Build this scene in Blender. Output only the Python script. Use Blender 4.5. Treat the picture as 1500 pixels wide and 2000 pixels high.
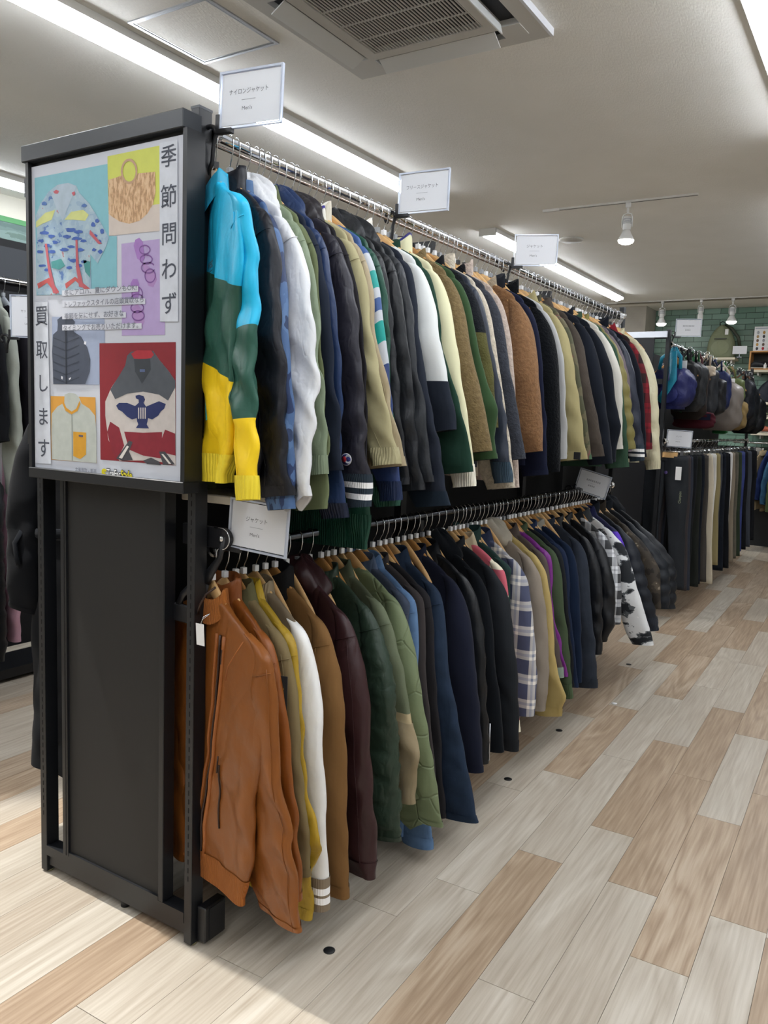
import bpy, math, random
import numpy as np
from mathutils import Vector, Matrix
random.seed(7)
S = bpy.context.scene
for o in list(bpy.data.objects): bpy.data.objects.remove(o)
COL = S.collection
# ---------------------------------------------------------------- camera
YAW, PIT, ROL, FPX = -0.560577, -0.1136264, 0.0368786, 1583.95
fw = Vector((math.sin(YAW)*math.cos(PIT), math.cos(YAW)*math.cos(PIT), math.sin(PIT)))
r0 = fw.cross(Vector((0,0,1))).normalized(); u0 = r0.cross(fw)
rt = math.cos(ROL)*r0 + math.sin(ROL)*u0; up = -math.sin(ROL)*r0 + math.cos(ROL)*u0
cam = bpy.data.objects.new('camera', bpy.data.cameras.new('camera')); COL.objects.link(cam)
cam.matrix_world = Matrix(((rt.x,up.x,-fw.x,1.5136),(rt.y,up.y,-fw.y,-1.4972),(rt.z,up.z,-fw.z,1.46),(0,0,0,1)))
cam.data.sensor_fit = 'HORIZONTAL'; cam.data.sensor_width = 36; cam.data.lens = FPX/1500*36
cam.data.clip_start = .02
S.camera = cam
# ---------------------------------------------------------------- world, exposure
S.view_settings.view_transform = 'Standard'; S.view_settings.look = 'None'
S.view_settings.exposure = 0.0; S.view_settings.gamma = 1; S.view_settings.use_curve_mapping = False
w = bpy.data.worlds.new('world'); S.world = w; w.use_nodes = True
w.node_tree.nodes['Background'].inputs[0].default_value = (.8,.85,.9,1)
w.node_tree.nodes['Background'].inputs[1].default_value = .3
LED_POWER = 27.0          # emission of the ceiling tubes
CEIL = 3.08
# spot lamps outside the frame, on their own tracks (x, y, z, target, watts, cone deg, size)
SPOTS = [((-1.25,-.15,2.98),(-.30,-.42,0),420,44,.02)]
for p,t,wt,cone,sz in SPOTS:
    l = bpy.data.lights.new('track_spot_light','SPOT'); l.energy = wt; l.spot_size = math.radians(cone); l.spot_blend = .35
    l.shadow_soft_size = sz; l.color = (1,.97,.92)
    o = bpy.data.objects.new('track_spot_light', l); COL.objects.link(o); o.location = p
    o.rotation_euler = (Vector(t)-Vector(p)).to_track_quat('-Z','Y').to_euler()
# ---------------------------------------------------------------- helpers
def lin(h):
    h = h.lstrip('#'); c = [int(h[i:i+2],16)/255 for i in (0,2,4)]
    return tuple(x/12.92 if x<=.04045 else ((x+.055)/1.055)**2.4 for x in c)+(1,)
MATS = {}
def mat(name, col='#808080', rough=.6, metal=0, bump=None, var=0, varscale=6, spec=.5, sheen=0, emit=None, alpha=None, trans=0, coat=0, pat=None):
    if name in MATS: return MATS[name]
    m = bpy.data.materials.new(name); m.use_nodes = True; MATS[name] = m
    nt = m.node_tree; N = nt.nodes; L = nt.links; b = N['Principled BSDF']
    c = lin(col) if isinstance(col,str) else col
    b.inputs['Base Color'].default_value = c; b.inputs['Roughness'].default_value = rough; b.inputs['Metallic'].default_value = metal
    b.inputs['Specular IOR Level'].default_value = spec
    if sheen: b.inputs['Sheen Weight'].default_value = sheen; b.inputs['Sheen Roughness'].default_value = .5
    if trans: b.inputs['Transmission Weight'].default_value = trans
    if coat: b.inputs['Coat Weight'].default_value = coat
    if emit: b.inputs['Emission Color'].default_value = lin(emit[0]); b.inputs['Emission Strength'].default_value = emit[1]
    tc = N.new('ShaderNodeTexCoord'); src = tc.outputs['Object']
    out = None
    if pat: out = pat(nt, src, c)
    if var:
        n = N.new('ShaderNodeTexNoise'); n.inputs['Scale'].default_value = varscale; n.inputs['Detail'].default_value = 4; L.new(src, n.inputs['Vector'])
        mp = N.new('ShaderNodeMapRange'); mp.inputs[1].default_value=.3; mp.inputs[2].default_value=.7; mp.inputs[3].default_value=1-var; mp.inputs[4].default_value=1+var
        L.new(n.outputs[0], mp.inputs[0])
        mx = N.new('ShaderNodeVectorMath'); mx.operation='SCALE'; mx.inputs[0].default_value = c[:3]
        if out: L.new(out, mx.inputs[0])
        L.new(mp.outputs[0], mx.inputs['Scale']); out = mx.outputs[0]
    if out: L.new(out, b.inputs['Base Color'])
    if bump:
        h = None
        for kind, sc, st, dist in (bump if isinstance(bump,list) else [bump]):
            if kind=='noise': t = N.new('ShaderNodeTexNoise'); t.inputs['Detail'].default_value=3; o_=t.outputs[0]
            elif kind=='voronoi': t = N.new('ShaderNodeTexVoronoi'); o_=t.outputs[0]
            elif kind=='crease':
                t = N.new('ShaderNodeTexNoise'); t.inputs['Detail'].default_value=2; t.inputs['Distortion'].default_value=.4
                a_=N.new('ShaderNodeMath'); a_.operation='SUBTRACT'; a_.inputs[1].default_value=.5; L.new(t.outputs[0],a_.inputs[0])
                b_=N.new('ShaderNodeMath'); b_.operation='ABSOLUTE'; L.new(a_.outputs[0],b_.inputs[0])
                c_=N.new('ShaderNodeMapRange'); c_.inputs[2].default_value=.09; L.new(b_.outputs[0],c_.inputs[0]); o_=c_.outputs[0]
            elif kind=='edge': t = N.new('ShaderNodeTexVoronoi'); t.feature='DISTANCE_TO_EDGE'; o_=t.outputs[0]
            else:
                t = N.new('ShaderNodeTexWave'); t.bands_direction = kind[-1].upper(); t.inputs['Distortion'].default_value = 1.5 if 'd' in kind else .2; o_=t.outputs[0]
            t.inputs['Scale'].default_value = sc
            if kind=='crease':
                mp_=N.new('ShaderNodeMapping'); mp_.inputs['Scale'].default_value=(1.5,1.5,.75); mp_.inputs['Rotation'].default_value=(.3,.35,0); L.new(src,mp_.inputs[0]); L.new(mp_.outputs[0],t.inputs['Vector'])
            else: L.new(src, t.inputs['Vector'])
            bp = N.new('ShaderNodeBump'); bp.inputs['Strength'].default_value = st; bp.inputs['Distance'].default_value = dist
            if kind=='edge':
                mr = N.new('ShaderNodeMapRange'); mr.inputs[2].default_value=.045; L.new(o_, mr.inputs[0]); o_=mr.outputs[0]
            L.new(o_, bp.inputs['Height'])
            if h: L.new(h, bp.inputs['Normal'])
            h = bp.outputs[0]
        L.new(h, b.inputs['Normal'])
    return m
def ramp(nt, fac, stops, const=True):
    r = nt.nodes.new('ShaderNodeValToRGB'); r.color_ramp.interpolation = 'CONSTANT' if const else 'LINEAR'
    e = r.color_ramp.elements
    while len(e) > 1: e.remove(e[0])
    e[0].position = stops[0][0]; e[0].color = lin(stops[0][1])
    for p, c in stops[1:]:
        k = e.new(p); k.color = lin(c)
    nt.links.new(fac, r.inputs[0]); return r.outputs[0]
def dotp(nt, src, v, off=0):
    d = nt.nodes.new('ShaderNodeVectorMath'); d.operation='DOT_PRODUCT'; d.inputs[1].default_value = v; nt.links.new(src, d.inputs[0])
    a = nt.nodes.new('ShaderNodeMath'); a.operation='ADD'; a.inputs[1].default_value = off; nt.links.new(d.outputs['Value'], a.inputs[0]); return a.outputs[0]
def fmath(nt, op, a, b=None):
    m = nt.nodes.new('ShaderNodeMath'); m.operation = op
    for i, v in enumerate((a,b)):
        if v is None: continue
        if isinstance(v,(int,float)): m.inputs[i].default_value = v
        else: nt.links.new(v, m.inputs[i])
    return m.outputs[0]
def zbands(stops, slope=0.0):
    # colour bands sewn across a garment: stops are (depth below the rail, colour)
    return lambda nt, src, c: ramp(nt, dotp(nt, src, (slope,0,-1)), stops)
def noisecol(scale, stops, stretch=(1,1,1), detail=3):
    def f(nt, src, c):
        mp = nt.nodes.new('ShaderNodeMapping'); mp.inputs['Scale'].default_value = stretch; nt.links.new(src, mp.inputs[0])
        n = nt.nodes.new('ShaderNodeTexNoise'); n.inputs['Scale'].default_value = scale; n.inputs['Detail'].default_value = detail; nt.links.new(mp.outputs[0], n.inputs['Vector'])
        return ramp(nt, n.outputs[0], stops)
    return f
def plaid(per, base, dark, light, wide=.5):
    def f(nt, src, c):
        vals = []
        for v in ((0,0,1),(1,.7,0)):
            a = fmath(nt,'FRACT', fmath(nt,'MULTIPLY', dotp(nt,src,v,5), 1/per)); vals.append(a)
        g = [ramp(nt, a, [(0,'#000000'),(1-wide,'#808080')]) for a in vals]
        l = [ramp(nt, a, [(0,'#000000'),((1-wide)/2-.06,'#ffffff'),((1-wide)/2+.06,'#000000')]) for a in vals]
        def mix(fac, A, B):
            m = nt.nodes.new('ShaderNodeMix'); m.data_type='RGBA'
            nt.links.new(fac, m.inputs[0])
            for k, X in ((6,A),(7,B)):
                if isinstance(X,str): m.inputs[k].default_value = lin(X)
                else: nt.links.new(X, m.inputs[k])
            return m.outputs[2]
        s = fmath(nt,'MULTIPLY', fmath(nt,'ADD', g[0], g[1]), 2.2)
        s = fmath(nt,'MINIMUM', s, 1.0)
        o = mix(s, base, dark)
        q = fmath(nt,'MULTIPLY', fmath(nt,'ADD', l[0], l[1]), .45)
        return mix(q, o, light)
    return f
def checker(per, a, b):
    def f(nt, src, c):
        mp = nt.nodes.new('ShaderNodeMapping'); mp.inputs['Scale'].default_value = (1/per,.001,1/per); mp.inputs['Location'].default_value=(.3,.5,.2); nt.links.new(src, mp.inputs[0])
        k = nt.nodes.new('ShaderNodeTexChecker'); k.inputs['Scale'].default_value = 1; k.inputs[1].default_value = lin(a); k.inputs[2].default_value = lin(b); nt.links.new(mp.outputs[0], k.inputs[0]); return k.outputs[0]
    return f
def mesh(name, verts, faces, m=None, parent=None, smooth=False, loc=None):
    me = bpy.data.meshes.new(name)
    me.from_pydata([tuple(map(float,v)) for v in verts], [], [tuple(f) for f in faces])
    if smooth: me.polygons.foreach_set('use_smooth', [True]*len(me.polygons))
    if m: me.materials.append(m)
    o = bpy.data.objects.new(name, me); COL.objects.link(o)
    if parent: o.parent = parent
    if loc is not None: o.location = loc
    return o
def boxdata(x0,y0,z0,x1,y1,z1,bev=0):
    if bev <= 0:
        v = [(x0,y0,z0),(x1,y0,z0),(x1,y1,z0),(x0,y1,z0),(x0,y0,z1),(x1,y0,z1),(x1,y1,z1),(x0,y1,z1)]
        return v, [(0,3,2,1),(4,5,6,7),(0,1,5,4),(1,2,6,5),(2,3,7,6),(3,0,4,7)]
    b=min(bev,(x1-x0)*.45,(y1-y0)*.45,(z1-z0)*.45); v=[]
    for z,i in ((z0,b),(z0+b,0),(z1-b,0),(z1,b)):
        A=[(x0+b,y0+i),(x1-b,y0+i),(x1-i,y0+b),(x1-i,y1-b),(x1-b,y1-i),(x0+b,y1-i),(x0+i,y1-b),(x0+i,y0+b)]
        v += [(p[0],p[1],z) for p in A]
    f=[(r*8+k,r*8+(k+1)%8,r*8+8+(k+1)%8,r*8+8+k) for r in range(3) for k in range(8)]
    f.append(tuple(range(7,-1,-1))); f.append(tuple(range(24,32)))
    return v,f
def box(name, a, b, m, parent=None, bev=0):
    a, b = [min(p) for p in zip(a,b)], [max(p) for p in zip(a,b)]
    v,f = boxdata(*a,*b,bev=bev)
    # geometry centred on its own origin so that the object sits where it is
    c = [(a[i]+b[i])/2 for i in range(3)]
    v = [(p[0]-c[0],p[1]-c[1],p[2]-c[2]) for p in v]
    return mesh(name, v, f, m, parent, loc=c)
def boxes(name, lst, m, parent=None):
    V=[];F=[]
    for a,b in lst:
        v,f = boxdata(*a,*b); n=len(V); V+=v; F+=[tuple(i+n for i in q) for q in f]
    return mesh(name,V,F,m,parent)
def tubedata(pts, r, seg=8, caps=True, flat=1.0):
    P=[Vector(p) for p in pts]; V=[];F=[]
    rr = r if isinstance(r,(list,tuple)) else [r]*len(P)
    ref=None
    for i,p in enumerate(P):
        t=(P[min(i+1,len(P)-1)]-P[max(i-1,0)]).normalized()
        if ref is None:
            ref = t.orthogonal().normalized() if flat==1.0 else (Vector((0,1,0)) if abs(t.y)<.9 else Vector((1,0,0)))
        a=(ref-t*ref.dot(t)).normalized(); ref=a; b=t.cross(a)
        for k in range(seg):
            q=2*math.pi*k/seg; V.append(p+a*math.cos(q)*rr[i]*flat+b*math.sin(q)*rr[i])
    for i in range(len(P)-1):
        for k in range(seg): F.append((i*seg+k,i*seg+(k+1)%seg,(i+1)*seg+(k+1)%seg,(i+1)*seg+k))
    if caps: F.append(tuple(range(seg-1,-1,-1))); F.append(tuple((len(P)-1)*seg+k for k in range(seg)))
    return V,F
def tube(name, pts, r, m, parent=None, seg=8, flat=1.0):
    v,f=tubedata(pts,r,seg,flat=flat); return mesh(name,v,f,m,parent,True)
def grid(name, G, m, parent=None, close=True, cap0=False, cap1=False, loc=None):
    # G: (rings, segments, 3) array -> smooth lofted surface
    R,Sg,_ = G.shape; V=G.reshape(-1,3)
    i=np.arange(R-1)[:,None]; k=np.arange(Sg if close else Sg-1)[None,:]; k2=(k+1)%Sg
    F=np.stack([i*Sg+k, i*Sg+k2, (i+1)*Sg+k2, (i+1)*Sg+k],-1).reshape(-1,4)
    n=len(F); extra=[]
    if cap0: extra.append(list(range(Sg-1,-1,-1)))
    if cap1: extra.append([(R-1)*Sg+q for q in range(Sg)])
    me=bpy.data.meshes.new(name); me.vertices.add(len(V)); me.vertices.foreach_set('co', V.astype(np.float32).ravel())
    loops=np.concatenate([F.ravel()]+[np.array(e) for e in extra]) if extra else F.ravel()
    me.loops.add(len(loops)); me.loops.foreach_set('vertex_index', loops.astype(np.int32))
    st=list(range(0,4*n,4)); p=4*n
    for e in extra: st.append(p); p+=len(e)
    me.polygons.add(len(st)); me.polygons.foreach_set('loop_start', st)
    me.update(calc_edges=True); me.polygons.foreach_set('use_smooth',[True]*len(st))
    if m: me.materials.append(m)
    o=bpy.data.objects.new(name,me); COL.objects.link(o)
    if parent: o.parent=parent
    if loc is not None: o.location=loc
    return o
def lathe(name, prof, m, parent=None, seg=24, loc=None):
    a=np.linspace(0,2*np.pi,seg,endpoint=False)
    G=np.array([[(r*np.cos(t),r*np.sin(t),z) for t in a] for r,z in prof])
    return grid(name,G,m,parent,cap0=prof[0][0]>0,cap1=prof[-1][0]>0,loc=loc)
def empty(name, loc, label=None, cat=None, group=None, rz=0):
    o=bpy.data.objects.new(name,None); o.empty_display_size=.05; COL.objects.link(o); o.location=loc; o.rotation_euler=(0,0,rz)
    return tag(o,label,cat,group)
def tag(o,label=None,cat=None,group=None,kind=None):
    if label: o['label']=label
    if cat: o['category']=cat
    if group: o['group']=group
    if kind: o['kind']=kind
    return o
def copytree(o, loc, rz=None):
    c=o.copy(); COL.objects.link(c); c.location=loc
    if rz is not None: c.rotation_euler=(0,0,rz)
    for ch in o.children:
        d=ch.copy(); COL.objects.link(d); d.parent=c
        for g in ch.children:
            e=g.copy(); COL.objects.link(e); e.parent=d
    return c
def text(name, s, size, m, parent, loc, rot=(math.pi/2,0,0), align='CENTER', wid=None, depth=.0002, space=1.0, bold=0):
    cu=bpy.data.curves.new(name,'FONT'); cu.body=s; cu.size=size; cu.align_x=align; cu.align_y='CENTER'; cu.space_character=space; cu.offset=bold
    cu.resolution_u=3
    t=bpy.data.objects.new(name,cu); COL.objects.link(t)
    me=bpy.data.meshes.new_from_object(t); bpy.data.objects.remove(t)
    if wid:
        xs=[v.co.x for v in me.vertices]
        if xs:
            k=wid/max(1e-6,(max(xs)-min(xs)))
            for v in me.vertices: v.co.x*=k
    me.materials.clear(); me.materials.append(m)
    o=bpy.data.objects.new(name,me); COL.objects.link(o); o.parent=parent; o.location=loc; o.rotation_euler=rot
    return o
# ---------------------------------------------------------------- common materials
BLK=mat('black_powder_coat','#14161A',.42,bump=('noise',600,.05,.0005),var=.06)
BLKP=mat('black_perforated_panel','#1A1A1A',.6,bump=[('wavex',260,.5,.0006),('wavez',200,.35,.0004)])
CHR=mat('chrome','#D8DADD',.12,1); STEEL=mat('brushed_steel','#B9BCC0',.3,1)
DCHR=mat('dark_chrome','#55585E',.25,1)
WOOD=mat('pale_beech_wood','#D0A873',.42,var=.12,varscale=25,bump=('noise',60,.06,.001))
WOOD2=mat('honey_wood','#BD8A50',.4,var=.14,varscale=20)
WHP=mat('white_plastic','#E4E5E6',.35); GRP=mat('grey_plastic','#8E9296',.4); BLKPL=mat('black_plastic','#15161A',.38)
PAPER=mat('white_card','#DDE0E6',.6); INK=mat('grey_ink','#60646C',.7); LINE=mat('pale_ink','#A4A8B0',.7)
WHM=mat('white_metal','#D9D8D3',.4)
TAGM=mat('white_tag_paper','#E8E8E8',.5)
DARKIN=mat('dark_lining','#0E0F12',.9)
# ================================================================= ROOM
def wallpaper(nt, src, c):
    n=nt.nodes.new('ShaderNodeTexNoise'); n.inputs['Scale'].default_value=3; nt.links.new(src,n.inputs['Vector'])
    return ramp(nt,n.outputs[0],[(.3,'#EAE8E1'),(.7,'#EEECE6')],False)
def stretchbump(m, scale, st, dist):
    nt=m.node_tree; b=nt.nodes['Principled BSDF']; tc=nt.nodes.new('ShaderNodeTexCoord'); mp=nt.nodes.new('ShaderNodeMapping'); mp.inputs['Scale'].default_value=scale
    nt.links.new(tc.outputs['Object'],mp.inputs[0]); n=nt.nodes.new('ShaderNodeTexNoise'); n.inputs['Scale'].default_value=1; n.inputs['Detail'].default_value=2; nt.links.new(mp.outputs[0],n.inputs['Vector'])
    bp=nt.nodes.new('ShaderNodeBump'); bp.inputs['Strength'].default_value=st; bp.inputs['Distance'].default_value=dist
    nt.links.new(n.outputs[0],bp.inputs['Height']); nt.links.new(bp.outputs[0],b.inputs['Normal'])
CEILM=mat('textured_ceiling_paper','#C2BDB3',.85,pat=wallpaper); stretchbump(CEILM,(160,45,60),.5,.003)
WALLM=mat('beige_wall_paint','#B9B6AA',.85,var=.03)
WALLW=mat('off_white_wall_paint','#B4B2AC',.85,var=.03)
CONC=mat('concrete','#A9A49A',.8,var=.10,varscale=4,bump=('noise',30,.2,.002))
GREENB=mat('dark_green_wall','#2E4238',.7,var=.12)
def st(name,a,b,m):
    return tag(box(name,a,b,m),kind='structure')
X0,X1,Y0,Y1=-4.5,3.9,-3.6,10.1
st('ceiling',(X0,Y0,CEIL),(X1,Y1,CEIL+.1),CEILM)
st('wall_left',(X0-.1,Y0,0),(X0,Y1,CEIL),WALLM)
st('wall_right',(X1,Y0,0),(X1+.1,Y1,CEIL),WALLW)
st('wall_front',(X0,Y0-.1,0),(X1,Y0,CEIL),WALLW)
wb=st('wall_back',(X0,Y1,0),(X1,Y1+.1,CEIL),GREENB)
st('column_back',(-2.9,9.6,0),(-1.47,Y1,CEIL),CONC)
st('trim_1',(X0,9.3,CEIL-.012),(X1,9.34,CEIL+.01),mat('trim_paint','#9C978C',.8))
# mural strip and green edge on the left wall
mural=mat('mottled_green_grey_mural','#7E9793',.8,pat=noisecol(2.2,[(.0,'#4E625E'),(.42,'#586C68'),(.5,'#667A75'),(.6,'#52665F')],(1,1,5),5))
tag(box('wall_mural',(X0,.8,2.40),(X0+.006,6,2.875),mural),'mottled grey green painted strip high on the far left wall','mural')
tag(box('green_trim_strip',(X0,.8,2.875),(X0+.01,6,2.915),mat('green_strip','#3C7A46',.6)),'thin bright green strip along the top of the left wall mural','trim')
tag(box('dark_wall_cabinet',(X0,.6,0),(X0+.35,6,2.36),mat('dark_cabinet','#2B2D31',.6)),'dark tall unit below the mural on the left wall','cabinet')
# green tiles on the back wall
def tilecol(nt,src,c):
    oi=nt.nodes.new('ShaderNodeObjectInfo'); return ramp(nt,oi.outputs['Random'],[(0,'#5C7C6C'),(.35,'#668676'),(.65,'#708F80'),(1,'#7A998A')],False)
TILE=mat('green_glazed_tile','#5A7868',.35,pat=tilecol,bump=('noise',14,.15,.003))
tw,th=.21,.072
tv,tf=boxdata(-tw/2+.003,-.006,-th/2+.003,tw/2-.003,.0,th/2-.003)
tme=bpy.data.meshes.new('tile'); tme.from_pydata(tv,[],tf); tme.materials.append(TILE)
hv,hf=boxdata(-tw/4+.003,-.006,-th/2+.003,tw/4-.003,.0,th/2-.003); hme=bpy.data.meshes.new('half_tile'); hme.from_pydata(hv,[],hf); hme.materials.append(TILE)
nt_=0
z=CEIL-th/2; row=0
while z>1.25 and nt_<299:
    x=-1.47+tw/2+(tw/2 if row%2 else 0)
    if row%2:
        t=bpy.data.objects.new('tile',hme); COL.objects.link(t); t.parent=wb; t.location=(-1.47+tw/4-(X0+X1)/2, -.051, z-CEIL/2); nt_+=1
    while x<.72 and nt_<299:
        t=bpy.data.objects.new('tile',tme); COL.objects.link(t); t.parent=wb
        t.location=(x-(X0+X1)/2, Y1-.001-(Y1+.05), z-CEIL/2); nt_+=1; x+=tw
    z-=th; row+=1
# floor: slab plus separate planks
fl=st('floor',(X0,Y0,-.1),(X1,Y1,-.004),mat('floor_joint','#5F5548',.8))
def woodgrain(nt,src,c):
    oi=nt.nodes.new('ShaderNodeObjectInfo'); geo=nt.nodes.new('ShaderNodeNewGeometry'); N=nt.nodes; L=nt.links
    off=fmath(nt,'MULTIPLY', oi.outputs['Random'], 37.0); off=fmath(nt,'ADD',off,fmath(nt,'MULTIPLY',geo.outputs['Random Per Island'],23.0))
    cb=N.new('ShaderNodeCombineXYZ'); L.new(off,cb.inputs[0]); L.new(off,cb.inputs[1])
    ad=N.new('ShaderNodeVectorMath'); ad.operation='ADD'; L.new(src,ad.inputs[0]); L.new(cb.outputs[0],ad.inputs[1])
    mp=N.new('ShaderNodeMapping'); mp.inputs['Scale'].default_value=(4.2,.55,1); L.new(ad.outputs[0],mp.inputs[0])
    n1=N.new('ShaderNodeTexNoise'); n1.inputs['Scale'].default_value=1.3; n1.inputs['Detail'].default_value=2; n1.inputs['Distortion'].default_value=.6; L.new(mp.outputs[0],n1.inputs['Vector'])
    rings=fmath(nt,'FRACT',fmath(nt,'MULTIPLY',n1.outputs[0],9.0))
    tri=fmath(nt,'ABSOLUTE',fmath(nt,'SUBTRACT',rings,.5))
    mp2=N.new('ShaderNodeMapping'); mp2.inputs['Scale'].default_value=(60,2.2,1); L.new(ad.outputs[0],mp2.inputs[0])
    n2=N.new('ShaderNodeTexNoise'); n2.inputs['Scale'].default_value=1.6; n2.inputs['Detail'].default_value=4; L.new(mp2.outputs[0],n2.inputs['Vector'])
    n3=N.new('ShaderNodeTexNoise'); n3.inputs['Scale'].default_value=.9; L.new(mp.outputs[0],n3.inputs['Vector'])
    msk=ramp(nt,n3.outputs[0],[(.42,'#303030'),(.62,'#FFFFFF')],False)
    g=fmath(nt,'ADD',fmath(nt,'MULTIPLY',fmath(nt,'MULTIPLY',tri,msk),.62),fmath(nt,'MULTIPLY',n2.outputs[0],.78))
    tone=N.new('ShaderNodeSeparateColor'); L.new(oi.outputs['Color'],tone.inputs[0])
    rnd=fmath(nt,'ADD', fmath(nt,'MULTIPLY',geo.outputs['Random Per Island'],tone.outputs[1]), tone.outputs[0])
    pale=ramp(nt,g,[(.25,'#A99E8F'),(.5,'#BBB3A5'),(.75,'#CAC3B7')],False)
    tan=ramp(nt,g,[(.28,'#957E67'),(.5,'#AC967E'),(.72,'#BFAD97')],False)
    mx=N.new('ShaderNodeMix'); mx.data_type='RGBA'; L.new(rnd,mx.inputs[0]); L.new(pale,mx.inputs[6]); L.new(tan,mx.inputs[7])
    return mx.outputs[2]
PLK=mat('oak_vinyl_plank','#C8B59A',.42,pat=woodgrain,bump=('noise',90,.08,.001),spec=.4)
PW,PL=.1572,.995; SL=-.0215          # plank width, length, slight turn of the boards against the rack
pv,pf=boxdata(-PW/2+.0006,-PL/2+.0008,-.004,PW/2-.0006,PL/2-.0008,0)
pme=bpy.data.meshes.new('plank'); pme.from_pydata(pv,[],pf); pme.materials.append(PLK)
ca,sa=math.cos(-SL),math.sin(-SL)
known_off={0:.70,1:.03,2:.35,3:.02,4:.68,5:.02,-1:.45,-2:.02,-3:.68}
tans={(0,2),(1,0),(2,1),(3,1),(4,-1),(4,0),(1,3),(3,2),(4,2) ,(5,1),(-1,0),(-2,-1),(0,4),(2,3)}
tans={(0,1),(1,0),(2,1),(3,1),(4,0),(1,3),(3,2),(4,2),(5,1),(0,3),(2,4),(-2,1),(3,5),(1,5),(4,4),(2,6),(0,6),(-3,0),(-4,-1),(-2,-2)}
pal={(0,0),(1,1),(1,2),(2,0),(2,2),(3,0),(4,1),(5,0),(4,-1),(3,-1),(2,-1),(0,2),(-1,0),(-1,-1),(0,-1),(1,-1),(-2,-1),(-3,-1),(-1,1)}
rng=random.Random(11)
allp=[]
for i in range(-32,23):
    off=known_off.get(i, rng.choice([.02,.35,.69])+rng.uniform(-.03,.03))
    for j in range(-5,11):
        u=.447+i*PW; v=off+(j+.5)*PL
        x=u+SL*(v-1.3)+0; y=v
        if not(X0<x-.1 and x+.1<X1 and Y0<y-.51 and y+.51<Y1): 
            if not (X0-.2<x<X1+.2 and Y0-.4<y<Y1+.4): continue
            edge=True
        else: edge=False
        tone=.95 if (i,j) in tans else (.12 if (i,j) in pal else (rng.uniform(.75,1) if rng.random()<.36 else rng.uniform(0,.3)))
        d=Vector((x,y,0))-Vector((1.5136,-1.4972,1.46)); cz=d.dot(fw)
        vis=False
        if cz>.3:
            for yy in (-.45,0,.45):
                d2=d+Vector((0,yy,0)); c2=d2.dot(fw)
                if c2>.2:
                    px=750+FPX*d2.dot(rt)/c2; py=1000-FPX*d2.dot(up)/c2
                    if -60<px<1560 and 900<py<2120: vis=True
        allp.append((vis and not edge, cz, x,y,tone,edge))
allp.sort(key=lambda t:(not t[0], t[1]))
V=[];F=[]
for k,(vis,cz,x,y,tone,edge) in enumerate(allp):
    if k<300 and vis:
        o=bpy.data.objects.new('plank',pme); COL.objects.link(o); o.parent=fl
        o.location=(x-(X0+X1)/2,y-(Y0+Y1)/2,.052); o.rotation_euler=(0,0,-SL*1.0); o.color=(tone,0,0,1)
    else:
        n=len(V)
        for p in pv:
            q=(p[0]*ca-p[1]*sa+x, p[0]*sa+p[1]*ca+y, p[2]); V.append((min(max(q[0],X0),X1)-(X0+X1)/2,min(max(q[1],Y0),Y1)-(Y0+Y1)/2,q[2]+.052))
        F+=[tuple(a+n for a in q) for q in pf]
r=tag(mesh('planks',V,F,PLK,fl),kind='stuff'); r.color=(0,.9,0,1)
# floor sockets / anchor caps
CAP=mat('black_floor_cap','#101113',.5)
for (x,y),lb in zip(((.316,.211),(.275,1.517),(.256,2.167),(.219,3.495)),('black round floor cap nearest the camera, beside the rack','second black floor cap, under the hem of the navy jackets','third black floor cap, under the straw yellow jacket','small dark floor cap under the snow-camouflage jacket')):
    tag(lathe('floor_cap',[(.016,.0),(.0165,.0015),(.014,.003),(0,.0032)],CAP,loc=(x,y,.0003)),lb,'floor cap')
tag(lathe('paper_scrap',[(.014,0),(.015,.002),(.008,.005),(0,.006)],WHP,seg=7,loc=(.36,2.72,.0003)),'tiny white scrap lying on the floor by the charcoal denim jacket','scrap')
# ----------------------------------------------------------------- ceiling fittings
HATCHM=mat('hatch_frame_aluminium','#B9BCC0',.35,.8)
h=empty('ceiling_hatch',(-1.16,1.175,CEIL),'square ceiling access hatch with thin metal frame, left of the air conditioner','hatch')
for a,b in (((-.225,-.225,-.006),(.225,-.210,.001)),((-.225,.210,-.006),(.225,.225,.001)),((-.225,-.21,-.006),(-.210,.21,.001)),((.210,-.21,-.006),(.225,.21,.001))): box('frame_bar',a,b,HATCHM,h)
for a,b in (((-.206,-.206,-.004),(.206,-.200,.001)),((-.206,.200,-.004),(.206,.206,.001)),((-.206,-.2,-.004),(-.200,.2,.001)),((.200,-.2,-.004),(.206,.2,.001))): box('inner_frame_bar',a,b,HATCHM,h)
box('hatch_panel',(-.2,-.2,-.003),(.2,.2,.001),CEILM,h)
# LED tube lights
TUBE=mat('led_diffuser','#FFFFFF',.5,emit=('#F3F8FF',LED_POWER))
def led(x,ya,yb,label):
    t=empty('led_tube_light',(x,(ya+yb)/2,CEIL),label,'ceiling light','linear ceiling lights')
    hh=(yb-ya)/2
    box('base_channel',(-.075,-hh,-.034),(.075,hh,-.0005),WHM,t)
    a=np.linspace(0,np.pi,9); ring=[(math.cos(q)*.060,-.034-math.sin(q)*.042) for q in a]
    ys=np.array([-hh+.01,hh-.01]); G=np.array([[(p[0],y,p[1]) for p in ring] for y in ys])
    grid('diffuser',G,TUBE,t,close=True,cap0=True,cap1=True)
    for s in (-1,1): box('end_cap',(-.075,s*hh-.012,-.060),(.075,s*hh+.012,-.001),WHM,t)
    box('seam_clip',(-.066,-.006,-.050),(-.058,.006,-.034),WHM,t)
led(-1.51,-3.3,3.75,'long bright ceiling tube above the jacket rack, nearer of the two in line')
led(-1.56,4.87,8.6,'bright ceiling tube further back, right of the fleece jacket sign')
led(.945,-3.3,3.5,'bright ceiling tube cut by the top right corner')
led(.93,4.9,8.6,'ceiling tube above the far end of the aisle')
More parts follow.
